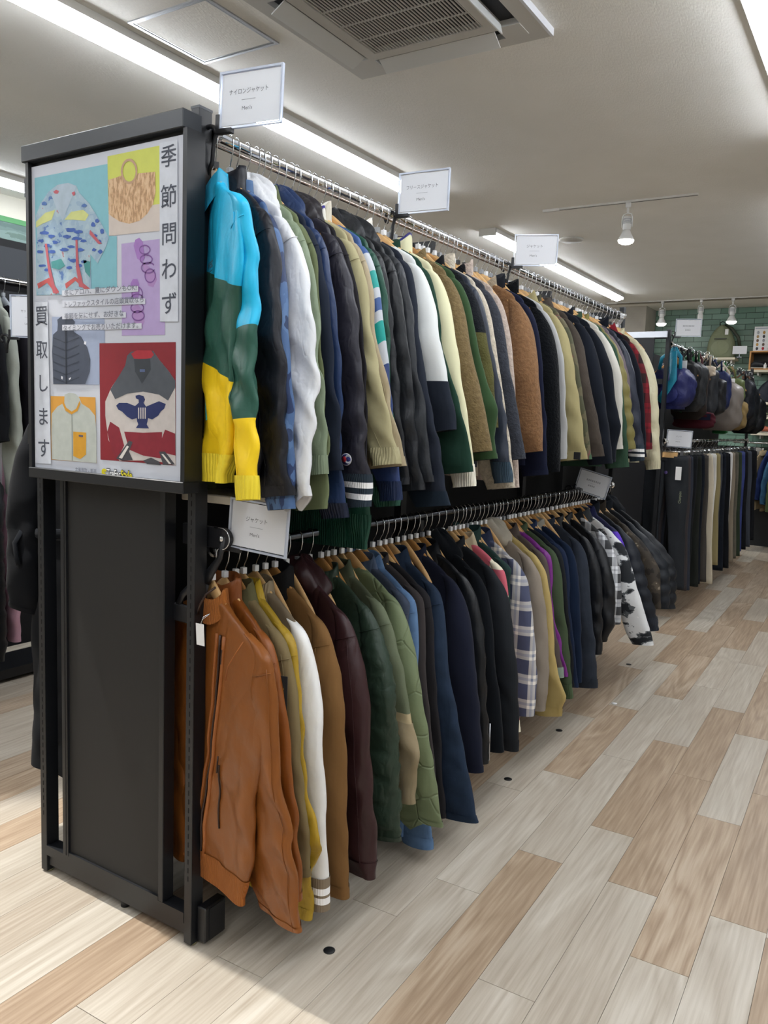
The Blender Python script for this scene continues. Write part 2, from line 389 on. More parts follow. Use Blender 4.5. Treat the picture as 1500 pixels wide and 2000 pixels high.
led(-4.03,-3.3,3.75,'ceiling tube over the left side, cut by the poster')
led(-4.03,4.9,8.6,'ceiling tube at the far left back')
led(3.0,-3.3,3.7,'ceiling tube beyond the right edge')
# air conditioner cassette
ACM=mat('ac_plastic','#C9C8C4',.45); ACD=mat('ac_dark','#16181E',.7); ACW=mat('ac_white_side','#DDE0E6',.4)
ac=empty('air_conditioner',(-.317,1.36,CEIL),'white four-way ceiling cassette air conditioner with louvred grille','air conditioner')
def acb(n,a,b,m=ACM): return box(n,a,b,m,ac)
H=.468
# outer ring of the fascia, with a slot on each side
for n,a,b in (('fascia_panel',(-H,-H,-.03),(H,-.40,-.0005)),('fascia_panel',(-H,.40,-.03),(H,H,-.0005)),('fascia_panel',(-H,-.40,-.03),(-.40,.40,-.0005)),('fascia_panel',(.40,-.40,-.03),(H,.40,-.0005))): acb(n,a,b)
for sx in (-1,1):
    for sy in (-1,1): acb('corner_cover',(sx*.40,sy*.40,-.032),(sx*.30,sy*.30,-.001))
acb('side_rim',(H,-H,-.031),(H+.012,H,-.0005),ACW)
acb('duct_dark',(-.40,-.40,-.006),(.40,.40,-.0004),ACD)
for a,b in (((-.315,-.315,-.034),(.315,-.262,-.006)),((-.315,.262,-.034),(.315,.315,-.006)),((-.315,-.262,-.034),(-.262,.262,-.006)),((.262,-.262,-.034),(.315,.262,-.006))): acb('grille_frame',a,b)
# individual louvre slats and cross ribs of the intake grille
sl=[]
nS=34
sv,sf=boxdata(-.0026,-.262,-.031,.0026,.262,-.027); sme=bpy.data.meshes.new('slat'); sme.from_pydata(sv,[],sf); sme.materials.append(ACM)
for k in range(nS):
    o=bpy.data.objects.new('slat',sme); COL.objects.link(o); o.parent=ac; o.location=(-.254+k*.508/(nS-1),0,0)
for k in range(5): acb('grille_rib',(-.262,-.262+k*.131-.002,-.033),(.262,-.262+k*.131+.002,-.027))
# flaps: hanging open on each side
def flap(rot,drop,w=.037):
    v,f=boxdata(-.28,-.001,-w,.28,.004,0)
    q=[]
    for p in v:
        y=p[1]*math.cos(drop)-p[2]*math.sin(drop); z=p[1]*math.sin(drop)+p[2]*math.cos(drop)
        x,y=p[0],y+.325
        q.append((x*math.cos(rot)-y*math.sin(rot),x*math.sin(rot)+y*math.cos(rot),z-.030))
    mesh('air_flap',q,f,mat('ac_flap','#D2D3D1',.4),ac)
flap(0,1.05,.075); flap(math.pi/2,1.05,.075); flap(-math.pi/2,.25,.04); flap(math.pi,1.0,.06)
# smoke detector / ceiling speaker disc
tag(lathe('ceiling_disc',[(.105,0),(.105,-.012),(.09,-.02),(0,-.024)],mat('disc_white','#BDBBB4',.5),loc=(-1.06,5.50,CEIL)),'flat round white ceiling disc right of the third sign','detector')
# track lights
BULB=mat('spot_bulb','#FFFFFF',.3,emit=('#FFF6E8',26)); REFL=mat('lamp_white','#D8D8D6',.35)
def track(x,y,label,L,rot=0):
    t=empty('light_track',(x,y,CEIL),label,'light track',rz=rot)
    box('rail_channel',(-L/2,-.012,-.014),(L/2,.012,-.0004),mat('track_white','#C4C2BC',.4),t)
    box('rail_slot',(-L/2+.1,-.004,-.0155),(L/2,.004,-.0138),mat('track_slot','#55534F',.5),t)
    box('feed_box',(-L/2-.03,-.014,-.018),(-L/2+.10,.014,-.0003),mat('track_feed','#D5D3CE',.4),t)
def spot(x,y,label,lit=True,scale=1.0,watt=30):
    t=empty('track_spotlight',(x,y,CEIL-.014),label,'spotlight')
    lathe('adaptor',[(.02,0),(.02,-.03),(.012,-.035),(0,-.036)],REFL,t,12)
    lathe('stem',[(.008,-.03),(.008,-.075)],REFL,t,10)
    for s in (-1,1): tube('bracket',[(0,0,-.072),(s*.028,0,-.08),(s*.036,0,-.10),(s*.036,0,-.17)],.004,REFL,t,6)
    lathe('heat_sink',[(.0,-.095),(.026,-.097),(.028,-.12),(.028,-.185),(.024,-.19),(0,-.191)],REFL,t,16)
    for k in range(5): lathe('cooling_fin',[(.0285,-.112-k*.008),(.031,-.114-k*.008),(.0285,-.116-k*.008)],GRP,t,14)
    if lit:
        lathe('reflector',[(.024,-.19),(.034,-.215),(.050,-.245),(.057,-.262)],REFL,t,20)
        lathe('bulb_face',[(.057,-.262),(.05,-.278),(.03,-.288),(0,-.292)],BULB,t,20)
        l=bpy.data.lights.new('spot_light','SPOT'); l.energy=watt; l.spot_size=1.7; l.spot_blend=.8; l.shadow_soft_size=.05; l.color=(1,.96,.9)
        lo=bpy.data.objects.new('spot_light',l); COL.objects.link(lo); lo.parent=t; lo.location=(0,0,-.31)
    else:
        lathe('reflector',[(.03,-.19),(.036,-.2),(.036,-.26),(.03,-.262)],REFL,t,18)
    if scale!=1: t.scale=(scale,)*3
track(-.35,4.5,'short ceiling light track in front of the aisle, holding one lit spotlight',1.09)
spot(-.28,4.5,'lit white spotlight hanging from the short front track')
track(-.55,9.2,'long ceiling light track near the green tiled wall',2.6)
spot(-1.165,9.2,'lit spotlight by the concrete column, left of the back track',watt=45,scale=1.05)
spot(-.70,9.2,'unlit white spotlight in the middle of the back track',lit=False,scale=.9)
spot(-.335,9.2,'lit spotlight above the green backpack on the back track',watt=45,scale=1.05)
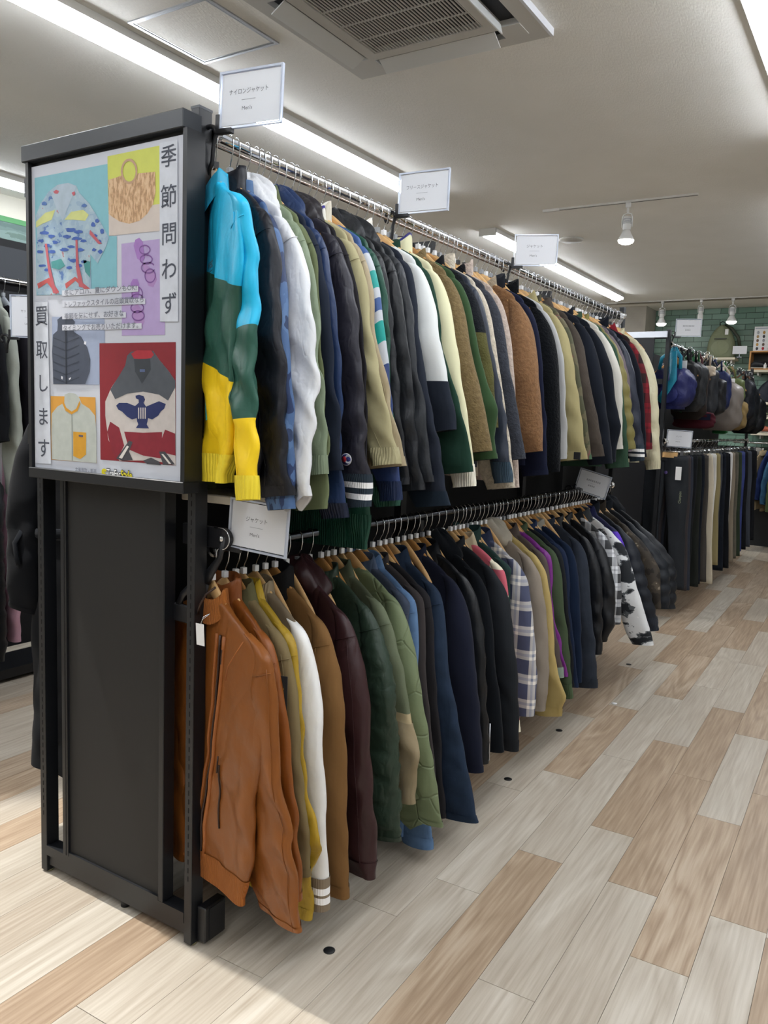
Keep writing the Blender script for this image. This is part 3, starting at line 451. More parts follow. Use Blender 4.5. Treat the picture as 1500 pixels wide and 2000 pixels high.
POSTER=[('cyan_backdrop', '#86C3D0', [(-0.5759, 2.089), (-0.2717, 2.0868), (-0.266, 1.9068), (-0.2358, 1.9033), (-0.2359, 1.7711), (-0.3382, 1.7765), (-0.3367, 1.7624), (-0.573, 1.7707)], 1), ('lime_backdrop', '#D6DC62', [(-0.2716, 2.1055), (-0.0803, 2.1051), (-0.0764, 1.9527), (-0.2674, 1.9571)], 1), ('sand_backdrop', '#D9CDC4', [(-0.2674, 1.9671), (-0.0765, 1.9669), (-0.076, 1.9025), (-0.266, 1.9068)], 2), ('lilac_backdrop', '#BBA6D6', [(-0.2182, 1.8829), (-0.0765, 1.8834), (-0.0736, 1.6821), (-0.0572, 1.6815), (-0.0569, 1.6493), (-0.2167, 1.651)], 1), ('crimson_backdrop', '#8E2832', [(-0.305, 1.6332), (-0.0187, 1.6309), (-0.0155, 1.3257), (-0.3024, 1.3243)], 1), ('slate_backdrop', '#A3AFC9', [(-0.5051, 1.7094), (-0.2847, 1.6991), (-0.2834, 1.6343), (-0.305, 1.6342), (-0.3055, 1.5239), (-0.5026, 1.5244)], 1), ('orange_backdrop', '#E0A347', [(-0.5147, 1.4909), (-0.322, 1.4908), (-0.318, 1.3136), (-0.5148, 1.3121)], 1), ('aloha_shirt', 'ALOHA', [(-0.4289, 2.0583), (-0.3958, 2.0467), (-0.3836, 2.0275), (-0.3432, 1.995), (-0.3035, 1.9505), (-0.266, 1.9018), (-0.2762, 1.8825), (-0.3104, 1.8403), (-0.34, 1.866), (-0.3366, 1.7764), (-0.3407, 1.7626), (-0.5685, 1.7716), (-0.5727, 1.8353), (-0.567, 1.9434), (-0.5716, 1.9869), (-0.5504, 2.0169), (-0.5147, 2.0448), (-0.4755, 2.0586)], 3), ('shirt_collar', '#B7C9D8', [(-0.4755, 2.0586), (-0.4289, 2.0583), (-0.3958, 2.0467), (-0.4254, 2.0037), (-0.4529, 1.9622), (-0.4807, 1.999), (-0.5001, 2.0326)], 4), ('shirt_cloud', '#D8DE8E', [(-0.5701, 1.9706), (-0.5287, 1.9907), (-0.4851, 1.9942), (-0.501, 1.9694), (-0.5425, 1.9627), (-0.5704, 1.9545)], 4), ('shirt_cloud', '#D8DE8E', [(-0.4469, 1.9642), (-0.4172, 1.9821), (-0.3676, 1.9823), (-0.345, 1.9673), (-0.3597, 1.9534), (-0.4091, 1.9606)], 4), ('shirt_tree', '#3E63B4', [(-0.5133, 1.936), (-0.5144, 1.9331), (-0.523, 1.9317), (-0.5341, 1.9331), (-0.5465, 1.9344), (-0.5551, 1.9378), (-0.5533, 1.9395), (-0.5514, 1.9419), (-0.5409, 1.9419), (-0.534, 1.9438), (-0.5228, 1.9402), (-0.5143, 1.938)], 5), ('shirt_tree', '#3E63B4', [(-0.485, 1.9245), (-0.4922, 1.9222), (-0.4953, 1.922), (-0.5018, 1.9201), (-0.5087, 1.9213), (-0.5157, 1.9245), (-0.5147, 1.9271), (-0.5169, 1.9303), (-0.5114, 1.9304), (-0.5017, 1.9298), (-0.4955, 1.9285), (-0.4897, 1.9275)], 5), ('shirt_tree', '#3E63B4', [(-0.5378, 1.9167), (-0.5367, 1.9147), (-0.5394, 1.9132), (-0.5478, 1.9133), (-0.5558, 1.9155), (-0.5637, 1.9173), (-0.5642, 1.9189), (-0.5565, 1.9208), (-0.5543, 1.922), (-0.5477, 1.9207), (-0.5419, 1.9218), (-0.5376, 1.9192)], 5), ('shirt_tree', '#3E63B4', [(-0.4689, 1.9073), (-0.4755, 1.9059), (-0.4793, 1.9039), (-0.4864, 1.9039), (-0.4946, 1.9049), (-0.495, 1.9068), (-0.4968, 1.9096), (-0.4991, 1.9124), (-0.4925, 1.9139), (-0.4863, 1.9125), (-0.4801, 1.9112), (-0.4773, 1.9097)], 5), ('shirt_tree', '#3E63B4', [(-0.5019, 1.9004), (-0.5093, 1.8995), (-0.5101, 1.8973), (-0.5215, 1.8984), (-0.5308, 1.8983), (-0.5364, 1.9011), (-0.5344, 1.903), (-0.5324, 1.905), (-0.532, 1.9057), (-0.5213, 1.9074), (-0.5119, 1.9056), (-0.5097, 1.9031)], 5), ('shirt_tree', '#3E63B4', [(-0.5401, 1.8873), (-0.5406, 1.8852), (-0.5424, 1.883), (-0.5528, 1.8841), (-0.5609, 1.8846), (-0.5666, 1.8874), (-0.568, 1.8894), (-0.5657, 1.892), (-0.563, 1.8931), (-0.5527, 1.8922), (-0.5467, 1.891), (-0.5365, 1.8897)], 5), ('shirt_tree', '#3E63B4', [(-0.4864, 1.8832), (-0.4848, 1.8807), (-0.4928, 1.8795), (-0.5024, 1.8797), (-0.51, 1.8814), (-0.5201, 1.8834), (-0.5177, 1.8856), (-0.5189, 1.8879), (-0.5085, 1.8887), (-0.5023, 1.8892), (-0.4938, 1.8882), (-0.4859, 1.8857)], 5), ('shirt_tree', '#3E63B4', [(-0.3997, 1.9339), (-0.398, 1.9306), (-0.4096, 1.9293), (-0.4195, 1.9298), (-0.4335, 1.9311), (-0.4386, 1.9347), (-0.4369, 1.9372), (-0.4433, 1.9403), (-0.4315, 1.9418), (-0.4194, 1.9398), (-0.4067, 1.9392), (-0.3987, 1.9362)], 5), ('shirt_tree', '#3E63B4', [(-0.3692, 1.926), (-0.3717, 1.9233), (-0.3822, 1.9236), (-0.3887, 1.9221), (-0.3963, 1.9234), (-0.4057, 1.9273), (-0.4066, 1.9293), (-0.4002, 1.9307), (-0.3967, 1.932), (-0.3886, 1.9314), (-0.3797, 1.9311), (-0.3719, 1.9289)], 5), ('shirt_tree', '#3E63B4', [(-0.4192, 1.9173), (-0.4235, 1.9155), (-0.4268, 1.9141), (-0.4348, 1.913), (-0.4434, 1.9165), (-0.4521, 1.9184), (-0.454, 1.9203), (-0.4517, 1.9231), (-0.4458, 1.9235), (-0.4347, 1.9238), (-0.4262, 1.9211), (-0.4178, 1.9197)], 5), ('shirt_tree', '#3E63B4', [(-0.3719, 1.9082), (-0.3788, 1.9066), (-0.3849, 1.9064), (-0.3972, 1.9054), (-0.4078, 1.908), (-0.4158, 1.909), (-0.4156, 1.9118), (-0.4116, 1.9135), (-0.4099, 1.9151), (-0.3971, 1.9161), (-0.3866, 1.9129), (-0.375, 1.9107)], 5), ('shirt_tree', '#3E63B4', [(-0.3559, 1.9017), (-0.3537, 1.8995), (-0.3626, 1.8987), (-0.3683, 1.8983), (-0.3747, 1.9001), (-0.3816, 1.9013), (-0.3776, 1.9035), (-0.3781, 1.9061), (-0.3759, 1.9064), (-0.3683, 1.906), (-0.3598, 1.9051), (-0.3562, 1.9037)], 5), ('shirt_tree', '#3E63B4', [(-0.4276, 1.884), (-0.4294, 1.8823), (-0.4371, 1.8812), (-0.448, 1.8813), (-0.4562, 1.882), (-0.4639, 1.8846), (-0.4695, 1.8873), (-0.4596, 1.8885), (-0.457, 1.8914), (-0.4479, 1.8905), (-0.4412, 1.8899), (-0.4324, 1.8869)], 5), ('shirt_tree', '#3E63B4', [(-0.4013, 1.8898), (-0.4053, 1.8875), (-0.4112, 1.8872), (-0.4182, 1.8877), (-0.4249, 1.8873), (-0.4279, 1.8894), (-0.4352, 1.8925), (-0.4296, 1.8945), (-0.4276, 1.8947), (-0.4182, 1.8955), (-0.4106, 1.8938), (-0.4078, 1.8925)], 5), ('shirt_tree', '#3E63B4', [(-0.3613, 1.8789), (-0.3689, 1.877), (-0.3712, 1.8757), (-0.3809, 1.8757), (-0.3915, 1.8766), (-0.3969, 1.8801), (-0.4008, 1.882), (-0.3964, 1.8843), (-0.3901, 1.884), (-0.3808, 1.8856), (-0.3743, 1.8838), (-0.3673, 1.881)], 5), ('shirt_tree', '#3E63B4', [(-0.3906, 1.8525), (-0.3975, 1.8508), (-0.4024, 1.8504), (-0.4086, 1.8484), (-0.4189, 1.8513), (-0.4225, 1.8527), (-0.4264, 1.8551), (-0.4269, 1.8573), (-0.4146, 1.8588), (-0.4085, 1.8589), (-0.4001, 1.8583), (-0.3936, 1.8553)], 5), ('shirt_tree', '#3E63B4', [(-0.3712, 1.8382), (-0.3732, 1.8356), (-0.377, 1.8354), (-0.3854, 1.8348), (-0.3949, 1.8365), (-0.4016, 1.8377), (-0.3978, 1.84), (-0.3962, 1.8417), (-0.3941, 1.8432), (-0.3853, 1.8438), (-0.3779, 1.8434), (-0.375, 1.8411)], 5), ('shirt_tree', '#3E63B4', [(-0.4174, 1.836), (-0.4124, 1.8334), (-0.4217, 1.8335), (-0.4273, 1.8321), (-0.4354, 1.8343), (-0.4399, 1.8356), (-0.4387, 1.8374), (-0.4398, 1.8394), (-0.4335, 1.84), (-0.4272, 1.8413), (-0.4192, 1.8397), (-0.4131, 1.8379)], 5), ('shirt_tree', '#3E63B4', [(-0.5276, 1.8487), (-0.5287, 1.8467), (-0.5385, 1.8467), (-0.5446, 1.8467), (-0.5545, 1.8468), (-0.5607, 1.8494), (-0.5604, 1.8509), (-0.5594, 1.8529), (-0.5524, 1.8532), (-0.5445, 1.8533), (-0.537, 1.8528), (-0.5275, 1.8504)], 5), ('shirt_tree', '#3E63B4', [(-0.5104, 1.8368), (-0.5128, 1.8353), (-0.5166, 1.8339), (-0.5226, 1.8328), (-0.5291, 1.8338), (-0.5362, 1.8363), (-0.5364, 1.8385), (-0.5319, 1.8402), (-0.5286, 1.8416), (-0.5224, 1.8406), (-0.5166, 1.8395), (-0.5122, 1.8383)], 5), ('shirt_tree', '#3E63B4', [(-0.3539, 1.8474), (-0.3555, 1.8457), (-0.359, 1.8446), (-0.3647, 1.8434), (-0.3692, 1.8454), (-0.3757, 1.8463), (-0.3772, 1.849), (-0.3774, 1.8505), (-0.3688, 1.8526), (-0.3646, 1.8511), (-0.3587, 1.8524), (-0.3546, 1.8493)], 5), ('shirt_tree', '#3E63B4', [(-0.3202, 1.9395), (-0.3172, 1.9356), (-0.3215, 1.9351), (-0.3275, 1.9349), (-0.332, 1.936), (-0.3346, 1.9374), (-0.336, 1.9409), (-0.3335, 1.9452), (-0.3313, 1.9467), (-0.3274, 1.9474), (-0.3238, 1.9453), (-0.3211, 1.9432)], 5), ('shirt_tree', '#3E63B4', [(-0.3015, 1.9478), (-0.3031, 1.9459), (-0.3087, 1.944), (-0.3115, 1.9435), (-0.3152, 1.9444), (-0.3193, 1.9463), (-0.3185, 1.9494), (-0.3197, 1.9517), (-0.3145, 1.9529), (-0.3114, 1.9547), (-0.3067, 1.9522), (-0.3061, 1.9502)], 5), ('shirt_tree', '#3E63B4', [(-0.2851, 1.9186), (-0.2853, 1.9149), (-0.2885, 1.9144), (-0.2918, 1.914), (-0.2951, 1.9141), (-0.2981, 1.917), (-0.2993, 1.9198), (-0.2997, 1.9235), (-0.2967, 1.9263), (-0.2918, 1.9265), (-0.288, 1.9261), (-0.2843, 1.923)], 5), ('shirt_tree', '#3E63B4', [(-0.3088, 1.9105), (-0.3125, 1.9084), (-0.3152, 1.9083), (-0.3197, 1.9082), (-0.3238, 1.9079), (-0.3269, 1.9105), (-0.3308, 1.9124), (-0.3256, 1.9134), (-0.3234, 1.915), (-0.3196, 1.9166), (-0.3145, 1.9139), (-0.3117, 1.9126)], 5), ('shirt_tree', '#3E63B4', [(-0.2952, 1.8941), (-0.2951, 1.8914), (-0.2984, 1.8914), (-0.3038, 1.8912), (-0.3092, 1.8914), (-0.3142, 1.893), (-0.3111, 1.8954), (-0.3141, 1.8979), (-0.3083, 1.899), (-0.3038, 1.9006), (-0.2989, 1.8995), (-0.2951, 1.8959)], 5), ('shirt_tree', '#3E63B4', [(-0.2886, 1.8683), (-0.2939, 1.8654), (-0.2965, 1.8642), (-0.3, 1.8629), (-0.3044, 1.8658), (-0.3071, 1.8676), (-0.3098, 1.8699), (-0.3094, 1.872), (-0.3043, 1.8732), (-0.2999, 1.8752), (-0.2942, 1.8734), (-0.2922, 1.8705)], 5), ('shirt_tree', '#3E63B4', [(-0.3142, 1.8753), (-0.3188, 1.8738), (-0.3208, 1.8713), (-0.3239, 1.8723), (-0.3286, 1.8728), (-0.3316, 1.8738), (-0.3325, 1.8767), (-0.3303, 1.8782), (-0.3279, 1.8806), (-0.3238, 1.8803), (-0.3203, 1.8786), (-0.3177, 1.8777)], 5), ('shirt_trunk', '#C4606A', [(-0.5319, 1.9082), (-0.5213, 1.9073), (-0.5116, 1.853), (-0.4864, 1.7843), (-0.4709, 1.7712), (-0.4971, 1.7725), (-0.5173, 1.8318)], 6), ('shirt_trunk', '#C4606A', [(-0.3996, 1.9079), (-0.3913, 1.9072), (-0.3869, 1.8445), (-0.3692, 1.7912), (-0.3488, 1.7771), (-0.3858, 1.7842), (-0.3979, 1.8347)], 6), ('shirt_trunk', '#C4606A', [(-0.3396, 1.9285), (-0.3038, 1.8974), (-0.2919, 1.8888), (-0.3054, 1.8889), (-0.3421, 1.9175)], 6), ('shirt_bridge', '#C85A58', [(-0.5679, 1.8023), (-0.514, 1.8155), (-0.4709, 1.7754), (-0.484, 1.7696), (-0.5231, 1.8025), (-0.5627, 1.7883)], 6), ('shirt_bridge', '#C85A58', [(-0.4448, 1.7954), (-0.4023, 1.8114), (-0.3406, 1.7766), (-0.3529, 1.7695), (-0.4007, 1.8008), (-0.4407, 1.7819)], 6), ('shirt_hill', '#4B9A9A', [(-0.5045, 1.8579), (-0.461, 1.8628), (-0.4442, 1.8431), (-0.47, 1.8342), (-0.503, 1.8417)], 5), ('shirt_hill', '#4B9A9A', [(-0.3687, 1.8536), (-0.3402, 1.8464), (-0.3405, 1.8051), (-0.3607, 1.8219)], 5), ('shirt_flower', '#C9606C', [(-0.4691, 2.0396), (-0.471, 2.0368), (-0.4735, 2.035), (-0.4801, 2.0357), (-0.4858, 2.0367), (-0.489, 2.0394), (-0.4925, 2.0423), (-0.4885, 2.0436), (-0.4842, 2.0451), (-0.48, 2.0463), (-0.4737, 2.0438), (-0.4679, 2.0415)], 5), ('shirt_flower', '#C9606C', [(-0.4002, 2.0278), (-0.401, 2.025), (-0.4031, 2.0226), (-0.4068, 2.0223), (-0.4101, 2.0241), (-0.4109, 2.0264), (-0.4139, 2.0293), (-0.4132, 2.0319), (-0.4094, 2.0319), (-0.4067, 2.0326), (-0.4035, 2.0337), (-0.4004, 2.0305)], 5), ('shirt_flower', '#4F77B8', [(-0.5213, 2.0138), (-0.5209, 2.011), (-0.5259, 2.01), (-0.5328, 2.0106), (-0.5383, 2.0116), (-0.5443, 2.0129), (-0.5426, 2.0161), (-0.5451, 2.0185), (-0.5372, 2.0203), (-0.5326, 2.0215), (-0.5257, 2.0186), (-0.5225, 2.0166)], 5), ('shirt_flower', '#4F77B8', [(-0.3514, 1.9908), (-0.3562, 1.9889), (-0.3573, 1.9882), (-0.3635, 1.9885), (-0.3686, 1.9884), (-0.3704, 1.9909), (-0.3738, 1.9931), (-0.3729, 1.9957), (-0.3671, 1.9964), (-0.3634, 1.9979), (-0.3591, 1.9964), (-0.3543, 1.994)], 5), ('straw_bag', 'STRAW', [(-0.2679, 2.0467), (-0.241, 2.0484), (-0.2167, 2.0513), (-0.2069, 2.037), (-0.192, 2.0298), (-0.1749, 2.0298), (-0.1631, 2.0361), (-0.1573, 2.0489), (-0.1261, 2.0469), (-0.094, 2.0448), (-0.0922, 1.9972), (-0.1006, 1.9695), (-0.122, 1.9477), (-0.151, 1.9335), (-0.1881, 1.9297), (-0.2258, 1.9392), (-0.2527, 1.9532), (-0.2666, 1.962)], 3), ('sandal', '#A97CC6', [(-0.1716, 1.8742), (-0.1656, 1.8884), (-0.1509, 1.8921), (-0.1377, 1.8812), (-0.1346, 1.8615), (-0.1302, 1.8416), (-0.1396, 1.8325), (-0.1581, 1.8412)], 3), ('sandal', '#B58FC8', [(-0.1418, 1.8326), (-0.1177, 1.8212), (-0.0923, 1.8025), (-0.0865, 1.7851), (-0.0993, 1.7673), (-0.1174, 1.7722), (-0.13, 1.7975)], 2), ('sandal', '#A97CC6', [(-0.1833, 1.7808), (-0.1743, 1.7923), (-0.1579, 1.7913), (-0.1505, 1.779), (-0.1504, 1.7542), (-0.1578, 1.7397), (-0.1765, 1.7455)], 3), ('sandal', '#B58FC8', [(-0.1787, 1.7206), (-0.1577, 1.7297), (-0.134, 1.7088), (-0.1309, 1.6839), (-0.1463, 1.6644), (-0.1688, 1.6801)], 2), ('down_coat', '#4D5464', [(-0.479, 1.6868), (-0.4806, 1.7004), (-0.4631, 1.7085), (-0.4202, 1.7048), (-0.4051, 1.6926), (-0.4105, 1.6661), (-0.3787, 1.652), (-0.354, 1.6224), (-0.3419, 1.5905), (-0.3446, 1.5587), (-0.363, 1.5255), (-0.5008, 1.5244), (-0.5048, 1.6137), (-0.5005, 1.6602), (-0.481, 1.6706)], 3), ('quilt_line', '#3A404E', [(-0.4989, 1.6536), (-0.4441, 1.6384), (-0.387, 1.6522), (-0.3871, 1.649), (-0.4441, 1.6351), (-0.4989, 1.6503)], 4), ('quilt_line', '#3A404E', [(-0.4992, 1.6318), (-0.4444, 1.6168), (-0.3872, 1.6309), (-0.3873, 1.6277), (-0.4444, 1.6135), (-0.4992, 1.6285)], 4), ('quilt_line', '#3A404E', [(-0.4995, 1.6098), (-0.4446, 1.5951), (-0.3874, 1.6096), (-0.3875, 1.6064), (-0.4447, 1.5918), (-0.4996, 1.6065)], 4), ('quilt_line', '#3A404E', [(-0.4999, 1.5879), (-0.4449, 1.5734), (-0.3876, 1.5882), (-0.3877, 1.585), (-0.4449, 1.5701), (-0.4999, 1.5846)], 4), ('quilt_line', '#3A404E', [(-0.5002, 1.5658), (-0.4452, 1.5516), (-0.3878, 1.5667), (-0.3879, 1.5635), (-0.4452, 1.5483), (-0.5002, 1.5625)], 4), ('quilt_line', '#3A404E', [(-0.5005, 1.5438), (-0.4454, 1.5298), (-0.388, 1.5452), (-0.388, 1.542), (-0.4455, 1.5265), (-0.5006, 1.5404)], 4), ('coat_zip', '#2E333E', [(-0.4463, 1.6724), (-0.4411, 1.6723), (-0.4411, 1.526), (-0.4463, 1.5259)], 5), ('coat_mark', '#E8EAF0', [(-0.3655, 1.6396), (-0.3572, 1.6383), (-0.3589, 1.6299), (-0.3672, 1.6322)], 5), ('coat_mark', '#E8EAF0', [(-0.4652, 1.5466), (-0.4583, 1.545), (-0.4592, 1.5368), (-0.4645, 1.539)], 5), ('coat_mark', '#E8EAF0', [(-0.4324, 1.5402), (-0.422, 1.5435), (-0.4238, 1.5391), (-0.4307, 1.5358)], 5), ('fleece_top', '#BFC5BE', [(-0.4519, 1.4957), (-0.4311, 1.501), (-0.4054, 1.4991), (-0.3885, 1.4886), (-0.3786, 1.4725), (-0.3469, 1.4598), (-0.3239, 1.4416), (-0.3176, 1.3989), (-0.318, 1.3136), (-0.5112, 1.3134), (-0.5118, 1.3913), (-0.5092, 1.4419), (-0.484, 1.462), (-0.4531, 1.4737)], 3), ('fleece_collar_trim', '#D79A33', [(-0.4557, 1.4764), (-0.4445, 1.4602), (-0.4213, 1.4498), (-0.4015, 1.4584), (-0.3869, 1.4805), (-0.3836, 1.4724), (-0.3956, 1.4526), (-0.4214, 1.4421), (-0.4473, 1.4513), (-0.461, 1.4697)], 4), ('fleece_pocket', '#D9A033', [(-0.415, 1.3951), (-0.3599, 1.3945), (-0.3612, 1.3346), (-0.3858, 1.3206), (-0.4157, 1.3278)], 4), ('pocket_label', '#5C5A70', [(-0.3912, 1.3873), (-0.3725, 1.3869), (-0.3726, 1.382), (-0.3912, 1.3823)], 5), ('fleece_zip', '#8E948E', [(-0.4222, 1.4497), (-0.4187, 1.4498), (-0.4185, 1.3143), (-0.4219, 1.3141)], 4), ('sweater', '#CFC8C4', [(-0.1952, 1.5996), (-0.18, 1.6096), (-0.0983, 1.6105), (-0.0764, 1.5885), (-0.0405, 1.5587), (-0.0191, 1.5366), (-0.0155, 1.3257), (-0.0745, 1.3322), (-0.1338, 1.3314), (-0.2261, 1.326), (-0.2459, 1.3488), (-0.2698, 1.3795), (-0.2816, 1.4428), (-0.2815, 1.4798), (-0.2575, 1.5169), (-0.226, 1.5483), (-0.2028, 1.5741)], 3), ('sweater_yoke', '#565B63', [(-0.1952, 1.5996), (-0.18, 1.6096), (-0.0983, 1.6105), (-0.0764, 1.5885), (-0.0405, 1.5587), (-0.0191, 1.5366), (-0.0189, 1.5194), (-0.0434, 1.4869), (-0.0758, 1.5013), (-0.1345, 1.5081), (-0.1951, 1.5021), (-0.2417, 1.4869), (-0.2614, 1.5117), (-0.226, 1.5483), (-0.2028, 1.5741)], 4), ('sweater_collar', '#B3303C', [(-0.18, 1.6045), (-0.1574, 1.6128), (-0.1056, 1.6121), (-0.0946, 1.6011), (-0.1055, 1.5927), (-0.1349, 1.5899), (-0.1686, 1.5917)], 5), ('sweater_neck', '#3F444B', [(-0.1686, 1.5902), (-0.1091, 1.5912), (-0.1053, 1.5637), (-0.1384, 1.5283), (-0.1647, 1.5587)], 5), ('neck_label', '#5D6D94', [(-0.1467, 1.5648), (-0.1274, 1.5647), (-0.1273, 1.5577), (-0.1467, 1.5577)], 6), ('red_band', '#8C2A38', [(-0.2066, 1.4032), (-0.1341, 1.403), (-0.0642, 1.4077), (-0.0658, 1.3404), (-0.1338, 1.3443), (-0.1872, 1.357)], 4), ('red_band', '#8C2A38', [(-0.2616, 1.4275), (-0.2261, 1.4129), (-0.2065, 1.3666), (-0.234, 1.3293), (-0.2578, 1.3535), (-0.2737, 1.4006)], 4), ('red_band', '#8C2A38', [(-0.0534, 1.4142), (-0.0177, 1.4056), (-0.0157, 1.3507), (-0.0747, 1.3577), (-0.0662, 1.3885)], 5), ('zigzag', '#4A4A50', [(-0.238, 1.3306), (-0.1872, 1.3805), (-0.1734, 1.3775), (-0.1872, 1.3518), (-0.1733, 1.3306), (-0.2104, 1.3264)], 5), ('zigzag', '#4A4A50', [(-0.1338, 1.3314), (-0.104, 1.3408), (-0.0745, 1.3322), (-0.0671, 1.3235), (-0.1187, 1.3235)], 5), ('zigzag', '#4A4A50', [(-0.0747, 1.3577), (-0.0529, 1.3588), (-0.0169, 1.3281), (-0.0599, 1.325)], 5), ('zigzag', '#E2DED8', [(-0.2261, 1.3339), (-0.1949, 1.3671), (-0.1872, 1.3649), (-0.2143, 1.3314)], 6), ('zigzag', '#E2DED8', [(-0.0659, 1.352), (-0.0587, 1.3524), (-0.0297, 1.3288), (-0.0383, 1.3283)], 6), ('knit_eagle', '#2A3566', [(-0.163, 1.4975), (-0.1495, 1.4997), (-0.133, 1.4969), (-0.127, 1.4879), (-0.1329, 1.4796), (-0.1232, 1.4702), (-0.0974, 1.4783), (-0.0756, 1.4848), (-0.0511, 1.4783), (-0.0568, 1.4667), (-0.0697, 1.4589), (-0.0783, 1.4486), (-0.1009, 1.4378), (-0.1156, 1.4414), (-0.1178, 1.4322), (-0.1207, 1.4249), (-0.1118, 1.4151), (-0.1613, 1.4143), (-0.1522, 1.4239), (-0.1568, 1.4319), (-0.1583, 1.4401), (-0.1758, 1.4355), (-0.195, 1.4427), (-0.2144, 1.4551), (-0.2292, 1.46), (-0.2378, 1.4702), (-0.2261, 1.4778), (-0.195, 1.4784), (-0.1645, 1.4708), (-0.1509, 1.4793), (-0.1509, 1.4875), (-0.1615, 1.4903)], 5), ('bird_bar', '#D6CFCA', [(-0.1524, 1.467), (-0.1486, 1.4671), (-0.1485, 1.4384), (-0.1523, 1.4383)], 6), ('bird_bar', '#D6CFCA', [(-0.1441, 1.4672), (-0.1403, 1.4673), (-0.1402, 1.4386), (-0.144, 1.4385)], 6), ('bird_bar', '#D6CFCA', [(-0.1359, 1.4674), (-0.1321, 1.4674), (-0.132, 1.4389), (-0.1357, 1.4388)], 6), ('bird_bar', '#D6CFCA', [(-0.1277, 1.4676), (-0.1239, 1.4676), (-0.1238, 1.4391), (-0.1275, 1.439)], 6), ('caption_band', '#D9DCE6', [(-0.457, 1.7779), (-0.1527, 1.7732), (-0.1526, 1.7593), (-0.4572, 1.763)], 7), ('caption_band', '#D9DCE6', [(-0.4574, 1.7491), (-0.1268, 1.7412), (-0.1267, 1.7274), (-0.4576, 1.7341)], 7), ('caption_band', '#D9DCE6', [(-0.4578, 1.7158), (-0.1991, 1.7103), (-0.1991, 1.6962), (-0.458, 1.7008)], 7), ('caption_band', '#D9DCE6', [(-0.4582, 1.6857), (-0.1397, 1.6802), (-0.1397, 1.6662), (-0.4584, 1.6706)], 7), ('caption_band', '#D9DEE8', [(-0.0783, 2.1095), (-0.0164, 2.109), (-0.0095, 1.68), (-0.0728, 1.682)], 7), ('caption_band', '#D9DEE8', [(-0.5816, 1.7524), (-0.5212, 1.7508), (-0.5132, 1.2997), (-0.5849, 1.2977)], 7), ('logo_mark', '#E3D524', [(-0.2951, 1.2977), (-0.2862, 1.3015), (-0.2756, 1.299), (-0.2773, 1.2924), (-0.2854, 1.293), (-0.2773, 1.286), (-0.2741, 1.2824), (-0.2903, 1.2829), (-0.296, 1.2896)], 7)]
